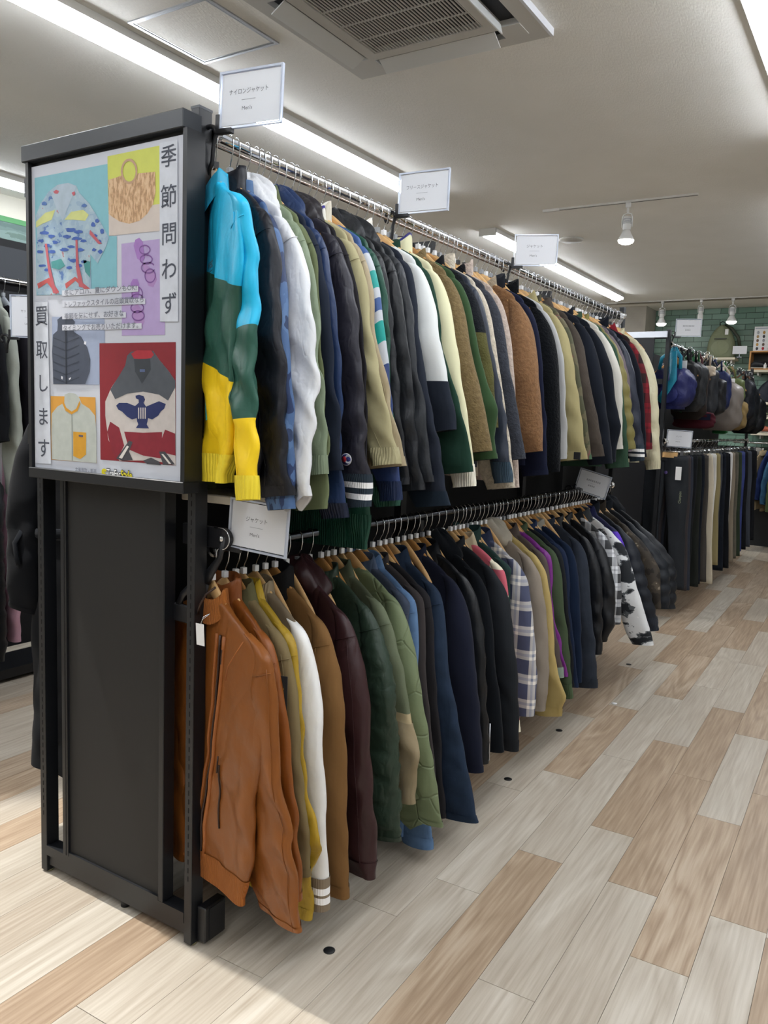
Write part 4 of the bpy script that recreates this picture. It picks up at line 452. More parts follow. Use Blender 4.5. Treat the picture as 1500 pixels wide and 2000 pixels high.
POSTER_RIBBONS=[('bag_handle', [(-0.161, 2.0541), (-0.1623, 2.0457), (-0.1661, 2.0383), (-0.1721, 2.0328), (-0.1798, 2.0298), (-0.1882, 2.0294), (-0.1968, 2.0318), (-0.2045, 2.0367), (-0.2106, 2.0437), (-0.2146, 2.0521), (-0.216, 2.061), (-0.2146, 2.0696), (-0.2107, 2.0769), (-0.2045, 2.0824), (-0.1968, 2.0854), (-0.1883, 2.0856), (-0.1799, 2.0831), (-0.1722, 2.0781), (-0.1662, 2.0712), (-0.1623, 2.0629), (-0.161, 2.0541)], 0.0065, '#C39C7A'), ('sandal_strap', [(-0.1114, 1.8597), (-0.1123, 1.8565), (-0.115, 1.8537), (-0.1191, 1.8516), (-0.1244, 1.8505), (-0.1302, 1.8504), (-0.1361, 1.8514), (-0.1414, 1.8533), (-0.1456, 1.856), (-0.1484, 1.8592), (-0.1493, 1.8626), (-0.1484, 1.8659), (-0.1457, 1.8687), (-0.1415, 1.8707), (-0.1362, 1.8718), (-0.1303, 1.8719), (-0.1245, 1.8709), (-0.1192, 1.8689), (-0.115, 1.8662), (-0.1123, 1.8631), (-0.1114, 1.8597)], 0.0035, '#7E4F9A'), ('sandal_strap', [(-0.1033, 1.8358), (-0.1044, 1.8326), (-0.1074, 1.8298), (-0.1122, 1.8278), (-0.1183, 1.8266), (-0.125, 1.8266), (-0.1318, 1.8276), (-0.1379, 1.8295), (-0.1428, 1.8322), (-0.1459, 1.8355), (-0.147, 1.8389), (-0.1459, 1.8422), (-0.1428, 1.8449), (-0.138, 1.847), (-0.1319, 1.848), (-0.1251, 1.8481), (-0.1184, 1.8471), (-0.1123, 1.8451), (-0.1075, 1.8424), (-0.1044, 1.8392), (-0.1033, 1.8358)], 0.0035, '#7E4F9A'), ('sandal_strap', [(-0.0946, 1.8105), (-0.0976, 1.8077), (-0.1021, 1.8055), (-0.1078, 1.804), (-0.1142, 1.8035), (-0.1208, 1.8039), (-0.1273, 1.8052), (-0.1331, 1.8073), (-0.1377, 1.8101), (-0.1409, 1.8134), (-0.1424, 1.8168), (-0.1421, 1.8203), (-0.14, 1.8234), (-0.1363, 1.826), (-0.1312, 1.8279), (-0.1252, 1.8289), (-0.1186, 1.8291), (-0.112, 1.8283), (-0.1058, 1.8266), (-0.1005, 1.8242), (-0.0964, 1.8212)], 0.0035, '#7E4F9A'), ('sandal_strap', [(-0.0916, 1.7952), (-0.0924, 1.7901), (-0.0951, 1.7857), (-0.0992, 1.7822), (-0.1044, 1.7802), (-0.1102, 1.7797), (-0.116, 1.7808), (-0.1213, 1.7835), (-0.1256, 1.7874), (-0.1283, 1.7922), (-0.1292, 1.7975), (-0.1283, 1.8026), (-0.1257, 1.807), (-0.1215, 1.8105), (-0.1162, 1.8125), (-0.1104, 1.8129), (-0.1046, 1.8117), (-0.0994, 1.809), (-0.0952, 1.8051), (-0.0925, 1.8003), (-0.0916, 1.7952)], 0.0035, '#7E4F9A'), ('sandal_strap', [(-0.1371, 1.7437), (-0.1381, 1.741), (-0.141, 1.7386), (-0.1455, 1.7368), (-0.1513, 1.7358), (-0.1578, 1.7357), (-0.1642, 1.7364), (-0.1701, 1.7379), (-0.1747, 1.7401), (-0.1777, 1.7428), (-0.1787, 1.7456), (-0.1777, 1.7484), (-0.1747, 1.7507), (-0.1701, 1.7525), (-0.1643, 1.7535), (-0.1578, 1.7536), (-0.1514, 1.7528), (-0.1456, 1.7513), (-0.141, 1.7491), (-0.1381, 1.7465), (-0.1371, 1.7437)], 0.0035, '#7E4F9A'), ('sandal_strap', [(-0.134, 1.7188), (-0.1351, 1.7151), (-0.1385, 1.7119), (-0.1437, 1.7095), (-0.1503, 1.7081), (-0.1577, 1.7077), (-0.1651, 1.7086), (-0.1718, 1.7106), (-0.1771, 1.7134), (-0.1805, 1.7169), (-0.1817, 1.7207), (-0.1805, 1.7244), (-0.1771, 1.7276), (-0.1718, 1.73), (-0.1651, 1.7314), (-0.1577, 1.7317), (-0.1504, 1.7308), (-0.1438, 1.7288), (-0.1385, 1.7259), (-0.1352, 1.7225), (-0.134, 1.7188)], 0.0035, '#7E4F9A'), ('sandal_strap', [(-0.1317, 1.6988), (-0.1328, 1.6952), (-0.1359, 1.692), (-0.1408, 1.6895), (-0.147, 1.688), (-0.1539, 1.6876), (-0.1608, 1.6884), (-0.1671, 1.6903), (-0.1721, 1.6932), (-0.1753, 1.6967), (-0.1764, 1.7004), (-0.1753, 1.7041), (-0.1721, 1.7073), (-0.1671, 1.7098), (-0.1609, 1.7113), (-0.154, 1.7116), (-0.1471, 1.7107), (-0.1409, 1.7088), (-0.136, 1.706), (-0.1328, 1.7025), (-0.1317, 1.6988)], 0.0035, '#7E4F9A'), ('sandal_strap', [(-0.1386, 1.7536), (-0.1395, 1.7485), (-0.1422, 1.7439), (-0.1464, 1.7404), (-0.1518, 1.7382), (-0.1578, 1.7377), (-0.1638, 1.7388), (-0.1692, 1.7414), (-0.1735, 1.7454), (-0.1763, 1.7503), (-0.1773, 1.7555), (-0.1763, 1.7607), (-0.1736, 1.7653), (-0.1693, 1.7688), (-0.1639, 1.771), (-0.1579, 1.7715), (-0.1519, 1.7703), (-0.1465, 1.7676), (-0.1423, 1.7637), (-0.1395, 1.7589), (-0.1386, 1.7536)], 0.0035, '#7E4F9A')]
POSTER_BIG=[('季', -0.0453, 2.0713, 0.0512), ('節', -0.0444, 1.9767, 0.0542), ('問', -0.0422, 1.8886, 0.0532), ('わ', -0.0414, 1.8041, 0.0518), ('ず', -0.0406, 1.7208, 0.0532), ('買', -0.5488, 1.7093, 0.0549), ('取', -0.5487, 1.616, 0.051), ('し', -0.5458, 1.5224, 0.0515), ('ま', -0.5456, 1.4285, 0.0519), ('す', -0.5453, 1.3389, 0.0547)]
POSTER_SMALL=[('冬にアロハ、夏にダウンもOK!', -0.4468, 1.7726, -0.1579, 1.767), ('トレファックスタイルの店頭買取なら', -0.4471, 1.7422, -0.1341, 1.7346), ('季節を気にせず、お好きな', -0.4475, 1.709, -0.2067, 1.7045), ('タイミングでお売りいただけます。', -0.4479, 1.6778, -0.1464, 1.6724)]
POSTER_FOOT=[(-0.4075, 1.2867), (-0.3149, 1.2883), (-0.2741, 1.2883), (-0.1755, 1.2907), (-0.2183, 1.2878)]
TOP=[
('windbreaker',-0.1,0.293,-0.454,0.31,-0.12,-0.878,'nylon','#20B4DE',dict(cuff='elastic',cuffc='#FFE422',wind=1,sh=.315,cw=.085,hem='elastic',hemc='#FFE422',collar='stand',thick=.05),'turquoise, green and yellow colour-block nylon windbreaker, first on the upper rail'),
('track_jacket',0,0.289,-0.551,0.311,0.02,-0.886,'nylon','#20222C',dict(collar='high',cuff='plain',sh=.23),'black nylon track jacket with a high collar, right behind the turquoise windbreaker'),
('printed_jacket',0.035,0.29,-0.559,0.311,0.04,-0.919,'palm','#5C7CA8',dict(collar='stand',hemz=.03),'blue nylon jacket printed with dark palm trees'),
('windbreaker',0.09,0.317,-0.555,0.335,0.07,-0.879,'nylon','#E4E6EA',dict(collar='hood',tip=1,thick=.05),'plain white windbreaker with bunched hood, between blue palm print and sage jackets'),
('windbreaker',0.135,0.3,-0.551,0.318,0.145,-0.83,'nylon','#8FA083',dict(cuff='elastic',collar='stand',thick=.035),'sage green windbreaker with a gathered cuff, behind the white windbreaker'),
('long_shirt_jacket',0.16,0.295,-0.671,0.317,0.15,-0.927,'cotton','#75805A',dict(collar='shirt',thick=.03,hide=1),'olive green jacket whose square hem hangs lowest behind the white windbreaker'),
('softshell_jacket',0.19,0.288,-0.465,0.309,0.265,-0.832,'cotton','#232C3E',dict(cuff='tab',collar='none',thick=.045),'dark navy softshell jacket with a turned cuff, under the first bare wooden hangers'),
('puffer_jacket',0.225,0.281,-0.474,0.301,0.305,-0.951,'nylon','#27406E',dict(collar='hood',cuff='elastic',cuffc='#1A2540',thick=.04),'royal navy hooded jacket with a padded elastic cuff, beside the striped-hem jacket'),
('stadium_jacket',0.3,0.293,-0.453,0.338,0.38,-0.921,'nylon','#34333F',dict(cuff='stripe',logo='c',collar='hood',collarc='#2E2A30',thick=.06),'charcoal navy jacket with a C emblem and two white cuff stripes'),
('hooded_jacket',0.325,0.287,-0.45,0.307,0.38,-0.874,'cotton','#26242A',dict(collar='stand',thick=.03),'black brown jacket squeezed between the C emblem jacket and the khaki one'),
('harrington_jacket',0.38,0.286,-0.444,0.364,0.46,-0.809,'cotton','#BDB58B',dict(cuff='elastic',collar='stand',collarc='#E8E6DC',collartrim='#4038A0',thick=.05),'khaki yellow jacket with gathered cuff and a purple-edged white collar'),
('coach_jacket',0.41,0.281,-0.44,0.368,0.49,-0.824,'nylon','#B5A583',dict(collar='high',collarc='#D9D2BE',thick=.045),'tan beige jacket with a bulging cuff, behind the khaki yellow one'),
('retro_windbreaker',0.45,0.282,-0.436,0.341,0.53,-0.915,'stripes','#3C588E',dict(cuff='elastic',cuffc='#22355E',collar='none',thick=.045),'blue windbreaker with white and teal slanted sleeve bands'),
('long_windbreaker',0.485,0.276,-0.517,0.307,0.565,-0.937,'nylon','#1F5A48',dict(cuff='elastic',collar='none',thick=.04,hem='elastic',hemc='#1F5A48',hemz=-.16),'bottle green nylon windbreaker hanging lowest of the upper rail'),
('padded_jacket',0.52,0.266,-0.399,0.32,0.6,-0.884,'nylon','#2B2E33',dict(collar='hood',thick=.05),'black padded jacket just behind the blue one with teal bands'),
('padded_jacket',0.575,0.274,-0.392,0.336,0.655,-0.902,'nylon','#26292E',dict(collar='hood',thick=.055),'second black padded jacket, with a crumpled hood, from the teal banded one'),
('nylon_jacket',0.63,0.272,-0.385,0.34,0.71,-0.88,'nylon','#34383E',dict(collar='high',collarc='#EDE8DE',thick=.05),'slate grey nylon jacket under a tall ivory fur collar'),
('bomber_jacket',0.68,0.264,-0.379,0.371,0.76,-0.953,'cotton','#2A3140',dict(cuff='band',cuffc='#1D2C3C',collar='none',thick=.055),'dark slate jacket with a deep navy knit hem, in front of the white fleece'),
('fleece_jacket',0.76,0.293,-0.37,0.344,0.84,-0.722,'fleecesmooth','#E6EAEA',dict(cuff='deep',cuffc='#28303F',collar='none',thick=.07,endext=.16),'white fleece jacket ending in dark navy sleeve ends'),
('fleece_jacket',0.8,0.278,-0.365,0.39,0.88,-0.852,'cotton','#24493A',dict(collar='stand',thick=.04),'bottle green jacket with a straight cuff, behind the white fleece'),
('fleece_jacket',0.87,0.295,-0.357,0.364,0.95,-0.89,'fleecesmooth','#E8E6BE',dict(collar='high',collartrim='#3A3A86',cuff='rib',cuffc='#E4E0D0',thick=.065),'pale cream yellow fleece with a navy-edged high collar'),
('sherpa_jacket',0.965,0.297,-0.345,0.38,1.045,-0.789,'sherpa','#8F7B57',dict(collar='stand',thick=.075),'olive tan shaggy fleece jacket with broad sleeve, by the cream yellow fleece'),
('fleece_jacket',1.03,0.291,-0.371,0.364,1.11,-0.817,'fleecesmooth','#44623F',dict(collar='none',thick=.05,elbow=.03),'grass green smooth fleece jacket behind the olive tan shaggy one'),
('sherpa_jacket',1.1,0.3,-0.328,0.335,1.18,-0.712,'sherpayoke','#55532E',dict(collar='stand',collarc='#10141A',thick=.07),'olive shaggy fleece jacket with black shoulder yoke'),
('padded_jacket',1.15,0.291,-0.322,0.379,1.23,-0.889,'nylon','#3A4252',dict(cuff='rib',cuffc='#2C4150',collar='none',thick=.05),'slate blue padded jacket with a petrol knit cuff'),
('sherpa_jacket',1.19,0.286,-0.317,0.368,1.27,-0.924,'sherpa','#D6CBB8',dict(collar='high',thick=.05,cuffband=1),'cream shaggy fleece jacket behind the black-yoked olive one'),
('fleece_jacket',1.27,0.302,-0.49,0.373,1.35,-0.822,'sherpa','#4A4E58',dict(collar='stand',collarc='#18191E',thick=.06),'slate grey shaggy fleece jacket in front of the brown one'),
('sherpa_jacket',1.34,0.284,-0.447,0.323,1.42,-0.935,'sherpa','#C9B8AC',dict(collar='high',thick=.06),'pinkish beige shaggy fleece jacket whose hem shows under the slate fleece'),
('sherpa_jacket',1.55,0.312,-0.51,0.336,1.63,-0.8,'sherpa','#9A7350',dict(collar='stand',collarc='#AA9C86',thick=.12),'caramel brown thick shaggy fleece jacket'),
('fleece_jacket',1.64,0.285,-0.504,0.315,1.72,-0.898,'cotton','#1C2340',dict(collar='high',collarc='#20242E',thick=.04),'navy jacket squeezed between caramel brown and black shaggy fleeces'),
('sherpa_jacket',1.78,0.307,-0.496,0.326,1.82,-0.89,'sherpa','#14171B',dict(collar='high',thick=.12),'black thick shaggy fleece jacket beside the caramel brown one'),
('parka',1.85,0.299,-0.491,0.319,1.895,-0.838,'cotton','#B9BABA',dict(collar='none',thick=.04),'light grey jacket showing as a thin edge behind the black shaggy fleece'),
('field_jacket',1.97,0.311,-0.484,0.37,2.05,-0.839,'cotton','#B3A878',dict(cuff='band',collar='shirt',patch='#191A1C',thick=.09),'khaki cotton jacket with a black cuff tab'),
('camo_jacket',2.05,0.297,-0.479,0.363,2.13,-0.841,'camo','#5C5A44',dict(collar='stand',thick=.05),'olive jacket with coloured sleeve print, behind the khaki cotton one'),
('corduroy_jacket',2.16,0.307,-0.472,0.388,2.24,-0.83,'corduroy','#5B524A',dict(collar='shirt',cuff='tab',thick=.09,cw=.15),'taupe corduroy jacket with a buttoned cuff'),
('wool_jacket',2.33,0.311,-0.462,0.381,2.41,-0.866,'wool','#222732',dict(collar='none',thick=.09),'charcoal navy wool jacket in front of the off-white sleeved one'),
('wool_jacket',2.48,0.319,-0.453,0.35,2.56,-0.865,'wool','#1E232D',dict(collar='stand',thick=.08,elbow=.03),'ink blue wool jacket with a bent elbow, touching the off-white sleeve'),
('stadium_jacket',2.62,0.316,-0.444,0.336,2.645,-0.803,'cotton','#D3D0C6',dict(collar='stand',collarc='#3E5A45',thick=.07),'off-white jacket between ink blue wool and mustard quilted ones on the upper rail'),
('quilted_jacket',2.72,0.313,-0.438,0.369,2.8,-0.803,'down','#8C8348',dict(collar='stand',thick=.08),'mustard olive quilted down jacket on the upper rail'),
('coach_jacket',2.67,0.335,-0.699,0.355,2.73,-0.895,'cotton','#3C5C48',dict(collar='none',thick=.05,hide=1),'moss green jacket whose hem hangs below the olive quilted one'),
('coach_jacket',2.8,0.306,-0.433,0.33,2.88,-0.82,'cotton','#7C7078',dict(collar='none',thick=.06),'mauve grey jacket behind the olive quilted one'),
('bomber_jacket',2.93,0.307,-0.425,0.369,3.01,-0.856,'nylon','#33394A',dict(cuff='stripe',collar='none',thick=.08),'slate bomber jacket with a white-striped knit cuff near the rail end'),
('wool_jacket',3.06,0.305,-0.417,0.347,3.14,-0.851,'wool','#171B26',dict(collar='high',thick=.08),'black wool jacket, third from the far end of the upper rail'),
('plaid_jacket',3.19,0.305,-0.409,0.343,3.27,-0.81,'redplaid','#6E1B26',dict(collar='shirt',collarc='#8E1626',thick=.07),'red and black checked jacket near the far end of the upper rail'),
('anorak',3.38,0.306,-0.398,0.351,3.46,-0.918,'nylon','#D9D2B0',dict(cuff='elastic',collar='stand',thick=.10),'cream nylon jacket, last on the upper rail'),
]
LOW=[
('leather_jacket',-0.02,0.32,-0.234,0.386,0.06,-0.915,'leather','#9E5B1E',dict(orange=1,sh=.295,cw=.19,collar='rib',hem='rib',cuff='leatherend',thick=.05),'orange tan leather bomber jacket, first on the lower rail'),
('leather_jacket',0.04,0.303,-0.357,0.333,0.12,-0.88,'leather','#9C5618',dict(collar='high',collarc='#9A5626',snap=1,thick=.045),'brown leather jacket with a snap cuff, right behind the orange tan one'),
('cargo_jacket',0.09,0.301,-0.264,0.322,0.12,-0.841,'cotton','#8C7A54',dict(collar='shirt',collarc='#75704C',armpatch=1,thick=.05),'khaki cargo jacket with a black printed patch on its sleeve'),
('rain_jacket',0.125,0.282,-0.317,0.303,0.185,-0.99,'nylon','#BD9A20',dict(collar='shirt',collarc='#CDA820',elbow=.05,thick=.04),'mustard yellow jacket with its elbow poking out'),
('varsity_jacket',0.18,0.304,-0.285,0.325,0.22,-0.963,'wool','#8B7C66',dict(slc='#F0F0EE',collar='rib',collarc='#8E8068',cuff='varsity',hood2=1,thick=.06),'beige varsity jacket with white sleeves and striped knit cuff'),
('work_jacket',0.27,0.308,-0.307,0.328,0.35,-0.989,'cotton','#8D6638',dict(collar='high',collarc='#1A1A1C',cuff='band',thick=.065),'camel brown work jacket with a black collar'),
('leather_jacket',0.38,0.318,-0.331,0.355,0.46,-0.97,'leather','#44282B',dict(collar='hood',cuff='band',thick=.075),'burgundy leather jacket with a folded collar'),
('flight_jacket',0.5,0.336,-0.357,0.355,0.55,-0.913,'nylon','#36493B',dict(collar='stand',crinkle=1,thick=.08,cw=.14),'dark green nylon flight jacket beside the burgundy leather'),
('field_jacket',0.57,0.327,-0.376,0.364,0.65,-0.818,'cotton','#5E6650',dict(collar='shirt',slx=1,cuffc='#A89878',cuff='deep',endext=.28,elbow=.03,thick=.05),'grey green field jacket with a beige lining turned out at the sleeve'),
('quilted_liner',0.66,0.325,-0.398,0.414,0.74,-0.908,'quilt','#7F8E66',dict(collar='none',tip=1,thick=.075,wide=1.25,cw=.20),'light olive quilted liner jacket with a pointed hem'),
('chambray_jacket',0.715,0.225,-0.227,0.246,0.795,-0.837,'denim','#4A5468',dict(collar='shirt',collarc='#5E6E8A',thick=.04),'blue grey chambray jacket behind the olive quilted liner'),
('denim_jacket',0.75,0.268,-0.431,0.331,0.83,-1.062,'denim','#6486B0',dict(collar='shirt',cuff='band',thick=.045),'light blue denim jacket on the lower rail'),
('wool_jacket',0.8,0.266,-0.444,0.326,0.88,-0.993,'wool','#4A4444',dict(collar='stand',thick=.045),'grey brown wool jacket behind the light blue denim'),
('cotton_jacket',0.845,0.272,-0.453,0.323,0.925,-0.994,'cotton','#2C2A2E',dict(collar='none',thick=.04),'near-black cotton jacket between grey brown wool and navy denim'),
('denim_jacket',0.92,0.288,-0.468,0.416,1,-1.016,'denim','#2B3C54',dict(collar='shirt',cuffc='#1A2438',thick=.07,cw=.19),'dark indigo denim jacket reaching lowest toward the floor'),
('wool_coat',1.06,0.326,-0.495,0.369,1.14,-0.891,'wool','#23273A',dict(collar='stand',thick=.09),'navy wool jacket with a broad smooth sleeve'),
('leather_jacket',1.15,0.325,-0.517,0.346,1.215,-0.896,'leather','#1C1F24',dict(collar='shirt',zipc=1,thick=.06),'black leather jacket with a silver zip at the cuff'),
('wool_jacket',1.25,0.318,-0.542,0.361,1.33,-0.883,'wool','#181C22',dict(collar='hood',thick=.06),'black wool jacket with a large black hood'),
('suede_jacket',1.38,0.355,-0.567,0.376,1.4,-0.915,'suede','#25292F',dict(collar='stand',cuff='band',thick=.09),'charcoal suede jacket with a stitched leather cuff'),
('block_flannel',1.46,0.276,-0.392,0.338,1.54,-0.876,'pinkblock','#C26470',dict(collar='shirt',collarc='#D8C8A8',thick=.05),'pink and cream block-pattern wool shirt jacket'),
('padded_jacket',1.53,0.198,-0.226,0.239,1.61,-0.868,'cotton','#2E4A46',dict(collar='high',thick=.05),'teal green padded jacket behind the pink and cream one'),
('plaid_jacket',1.62,0.338,-0.892,0.353,1.6,-0.838,'blueplaid','#36405E',dict(collar='shirt',thick=.08),'navy and white plaid wool shirt jacket'),
('trench_coat',1.76,0.339,-0.662,0.346,1.74,-0.859,'cotton','#9C9082',dict(collar='hood',collarc='#B8B0A0',thick=.07),'pale beige coat with small cuff buttons, beside the navy plaid'),
('field_jacket',1.83,0.344,-0.747,0.363,1.91,-0.917,'cotton','#C4AC6C',dict(collar='none',elbow=.04,cuff='band',thick=.05),'straw yellow jacket peeking out low on the lower rail'),
('shirt_jacket',1.91,0.287,-0.474,0.351,1.99,-0.763,'cotton','#655A56',dict(collar='shirt',cuff='band',cuffc='#93A698',thick=.06),'brown grey jacket with a mint grey cuff'),
('fleece_jacket',1.97,0.27,-0.476,0.338,2.05,-0.781,'nylon','#8A2E96',dict(collar='none',thick=.035),'vivid purple jacket seen as a narrow stripe on the lower rail'),
('bomber_jacket',2.04,0.3,-0.479,0.355,2.12,-0.882,'cotton','#4E5F44',dict(collar='stand',cuff='rib',cuffc='#3E5034',thick=.07),'moss green bomber jacket with ribbed cuff'),
('cotton_jacket',2.1,0.292,-0.492,0.333,2.18,-0.865,'cotton','#23262A',dict(collar='none',thick=.035),'thin black jacket right behind the moss green bomber'),
('denim_jacket',2.155,0.285,-0.503,0.335,2.235,-0.88,'denim','#22304E',dict(collar='rib',collarc='#1E3054',thick=.04),'royal navy jacket with ribbed collar on the lower rail'),
('wool_jacket',2.25,0.304,-0.517,0.324,2.33,-0.881,'wool','#1B2A44',dict(collar='stand',collarc='#A09C90',thick=.07),'deep navy wool jacket next to the charcoal denim'),
('denim_jacket',2.4,0.315,-0.543,0.36,2.48,-0.939,'denim','#343B48',dict(collar='stand',cuff='band',thick=.09),'charcoal grey denim jacket with straight stitched cuff'),
('leather_jacket',2.53,0.32,-0.452,0.339,2.525,-0.794,'leather','#1D2026',dict(collar='stand',thick=.07),'black glossy leather jacket with a slim sleeve, next to charcoal denim'),
('leather_jacket',2.66,0.353,-0.549,0.322,2.64,-0.755,'leather','#191C22',dict(collar='stand',elbow=.03,thick=.09),'black leather jacket with bent elbow in front of the black and white plaid'),
('plaid_jacket',2.8,0.34,-0.4,0.355,2.78,-0.684,'bwplaid','#B8BABE',dict(collar='shirt',collarc='#202226',thick=.09),'black and white plaid jacket'),
('camo_jacket',2.94,0.402,-0.542,0.49,3.02,-0.816,'snow','#D4D6D8',dict(collar='shirt',collarc='#50565C',thick=.08),'black and white snow-camouflage jacket'),
('track_jacket',3.03,0.321,-0.377,0.354,3.11,-0.658,'purplegreen','#5A34B8',dict(collar='shirt',collarc='#2A2E60',thick=.06),'purple and green jacket behind the snow-camouflage one'),
('down_jacket',3.13,0.4,-0.536,0.465,3.21,-0.763,'down','#1E2430',dict(collar='high',cuff='rib',thick=.10),'dark navy down jacket with knit cuff by the purple and green one'),
('camo_jacket',3.25,0.431,-0.55,0.451,3.24,-0.666,'browncamo','#3C352E',dict(collar='high',thick=.08),'brown camouflage jacket on the lower rail'),
('down_jacket',3.37,0.447,-0.567,0.467,3.36,-0.685,'down','#20262F',dict(collar='high',thick=.10),'blue black down jacket, second from the far end of the lower rail'),
('down_jacket',3.49,0.457,-0.585,0.477,3.48,-0.705,'down','#1B2028',dict(collar='hood',thick=.10),'black down jacket, last on the lower rail'),
]
# ================================================================= RACKS
RAILZ,LOWZ=2.15,1.10
def post(parent,x,y,h,slots=True,zmin=.19):
    box('upright_post',(x-.014,y,.006),(x+.014,y+.045,h-.004),BLK,parent,bev=.0015)
    box('post_cap',(x-.0145,y-.0005,h-.006),(x+.0145,y+.0455,h),mat('dark_cap','#3B3E44',.4),parent)
    lathe('levelling_foot',[(.013,0),(.013,.004),(.008,.007),(0,.0075)],mat('foot_metal','#8A8464',.5,.5),parent,12,loc=(x,y+.02,0))
    if slots:
        z=zmin; L=[]
        while z<h-.08:
            L.append(((x-.001,y-.0006,z),(x+.0022,y+.001,z+.014))); z+=.0245
        s=boxes('slot_row',L,mat('slot_dark','#050506',.9),parent); s['kind']='stuff'
def endframe(y,label,slots=True,panel=True):
    t=empty('rack_end_frame',(0,y,0),label,'rack frame')
    post(t,-.014,0,2.205,slots); post(t,-.645,0,2.205,slots)
    box('base_beam',(-.631,.008,.024),(-.028,.046,.092),BLK,t,bev=.002)
    box('base_lip',(-.631,-.001,.062),(-.028,.01,.093),BLK,t)
    box('top_beam',(-.631,.008,2.14),(-.028,.040,2.18),BLK,t)
    if panel:
        box('panel_edge',(-.546,-.004,.093),(-.530,.04,2.12),BLK,t,bev=.002)
        box('panel_groove',(-.5285,-.002,.093),(-.522,.03,2.12),BLK,t)
        box('panel_edge',(-.129,-.002,.093),(-.110,.04,2.12),BLK,t,bev=.002)
        box('perforated_panel',(-.530,.006,.104),(-.129,.020,2.12),BLKP,t)
        box('panel_bottom_strip',(-.530,-.001,.093),(-.129,.012,.104),BLK,t)
    return t
ef=endframe(0,'black slotted end frame of the near clothes rack, with tall perforated panel')
lathe('centre_foot',[(.014,0),(.014,.012),(.009,.025),(0,.026)],BLKPL,ef,14,loc=(-.30,.03,0))
box('side_foot_bracket',(.002,.02,.014),(.034,.10,.115),BLKPL,ef,bev=.003)
box('bracket_strip',(.034,.035,.018),(.036,.09,.11),BLK,ef)
# inner horizontal bar that carries the lower rail, with a chrome-edged rounded end and bolt
def arm(parent,z,y=.052):
    box('rail_arm',(-.10,y,z-.028),(.045,y+.012,z+.028),BLKPL,parent,bev=.002)
    a=np.linspace(-np.pi/2,np.pi/2,12)
    V=[(.045+math.cos(q)*.028,y-.001,z+math.sin(q)*.028) for q in a]+[(.045+math.cos(q)*.028,y+.013,z+math.sin(q)*.028) for q in a]
    n=12; F=[tuple(range(n-1,-1,-1)),tuple(range(n,2*n))]+[(k,k+1,k+1+n,k+n) for k in range(n-1)]+[(n-1,0,n,2*n-1)]
    mesh('arm_end',V,F,BLKPL,parent)
    tube('chrome_edge',[(.02,y-.002,z-.028)]+[(.045+math.cos(q)*.028,y-.002,z+math.sin(q)*.028) for q in a]+[(.02,y-.002,z+.028)],.0018,CHR,parent,6)
    l=lathe('bolt',[(.008,0),(.009,.003),(.006,.006),(0,.0065)],CHR,parent,14,loc=(.045,y-.001,z)); l.rotation_euler=(math.pi/2,0,0)
arm(ef,1.135)
# white shelf board seen edge-on behind the post
tag(box('shelf_board',(-.13,.075,1.222),(.085,.30,1.245),mat('cream_board','#CFC8B8',.5),bev=.003),'cream shelf board end between the upper and lower jackets, behind the near post','shelf')
endframe(3.62,'plain black end frame at the far end of the near clothes rack',slots=False)
for i,y in enumerate((1.2,2.4)):
    t=empty('middle_upright',(0,y,0),'black middle upright hidden among the jackets, %s of two'%('nearer','farther')[i],'upright')
    box('upright_post',(-.12,-.02,.0),(-.09,.02,2.12),BLK,t); box('cross_arm',(-.09,-.012,2.08),(-.004,.012,2.12),BLK,t); box('cross_arm',(-.09,-.012,1.04),(-.004,.012,1.08),BLK,t)
tag(box('added_dividing_board',(-.335,.06,.10),(-.32,3.6,2.10),mat('matt_black_board','#0C0D0F',.8)),'added black panel blocking light down the middle of the near clothes rack','panel')  # unseen board, added to block light and view between the two sides
def rail(x,z,ya,yb,label,m=CHR,r=.0125,chn='clothes_rail',ends=True):
    t=empty(chn,(x,ya,z),label,'clothes rail')
    tube('rail_tube',[(0,0,0),(0,yb-ya,0)],r,m,t,16)
    if ends:
        for s,q in ((0,1),(yb-ya,-1)):
            l=lathe('end_socket',[(.021,0),(.021,.006),(.016,.008),(.016,.02),(.0127,.021)],CHR,t,16,loc=(0,s,0)); l.rotation_euler=(-q*math.pi/2,0,0)
    return t
rt_=rail(0,RAILZ,.047,3.615,'chrome upper rail of the near rack, holding windbreakers and fleeces')
tube('lower_strip',[(-.004,.0,-.022),(-.004,3.568,-.022)],.005,mat('copper_reflect','#A99A92',.2,1),rt_,8)
rail(0,LOWZ,.066,3.615,'dark chrome lower rail of the near rack, holding leather and wool jackets',DCHR)
# ------------------------------------------------ poster frame on the end frame
pf_=empty('poster_frame',(0,0,0),'large black snap frame with a pastel clothing poster, hung on the near end frame','poster')
box('header_bar',(-.6165,-.067,2.131),(.014,-.004,2.175),mat('header_grey','#262A2F',.4),pf_,bev=.002)
box('footer_bar',(-.602,-.066,1.257),(.024,-.010,1.2865),BLK,pf_,bev=.002)
box('side_bar',(-.604,-.062,1.2865),(-.592,-.006,2.131),BLK,pf_)
box('side_bar',(.010,-.062,1.2865),(.024,-.002,2.131),BLK,pf_)
box('back_plate',(-.592,-.045,1.2865),(.010,-.035,2.131),BLKPL,pf_)
box('hook_block',(-.58,-.02,2.175),(-.545,.02,2.188),BLKPL,pf_)
for zz in (1.35,2.05):
    box('mount_bracket',(-.020,-.035,zz),(-.008,.0,zz+.05),BLKPL,pf_); box('mount_bracket',(-.650,-.035,zz),(-.600,-.0,zz+.05),BLKPL,pf_)
sheet=box('poster_sheet',(-.590,-.0525,1.284),(.009,-.050,2.119),mat('poster_paper','#C3C7D1',.4,spec=.3),pf_)
so=Vector(sheet.location)
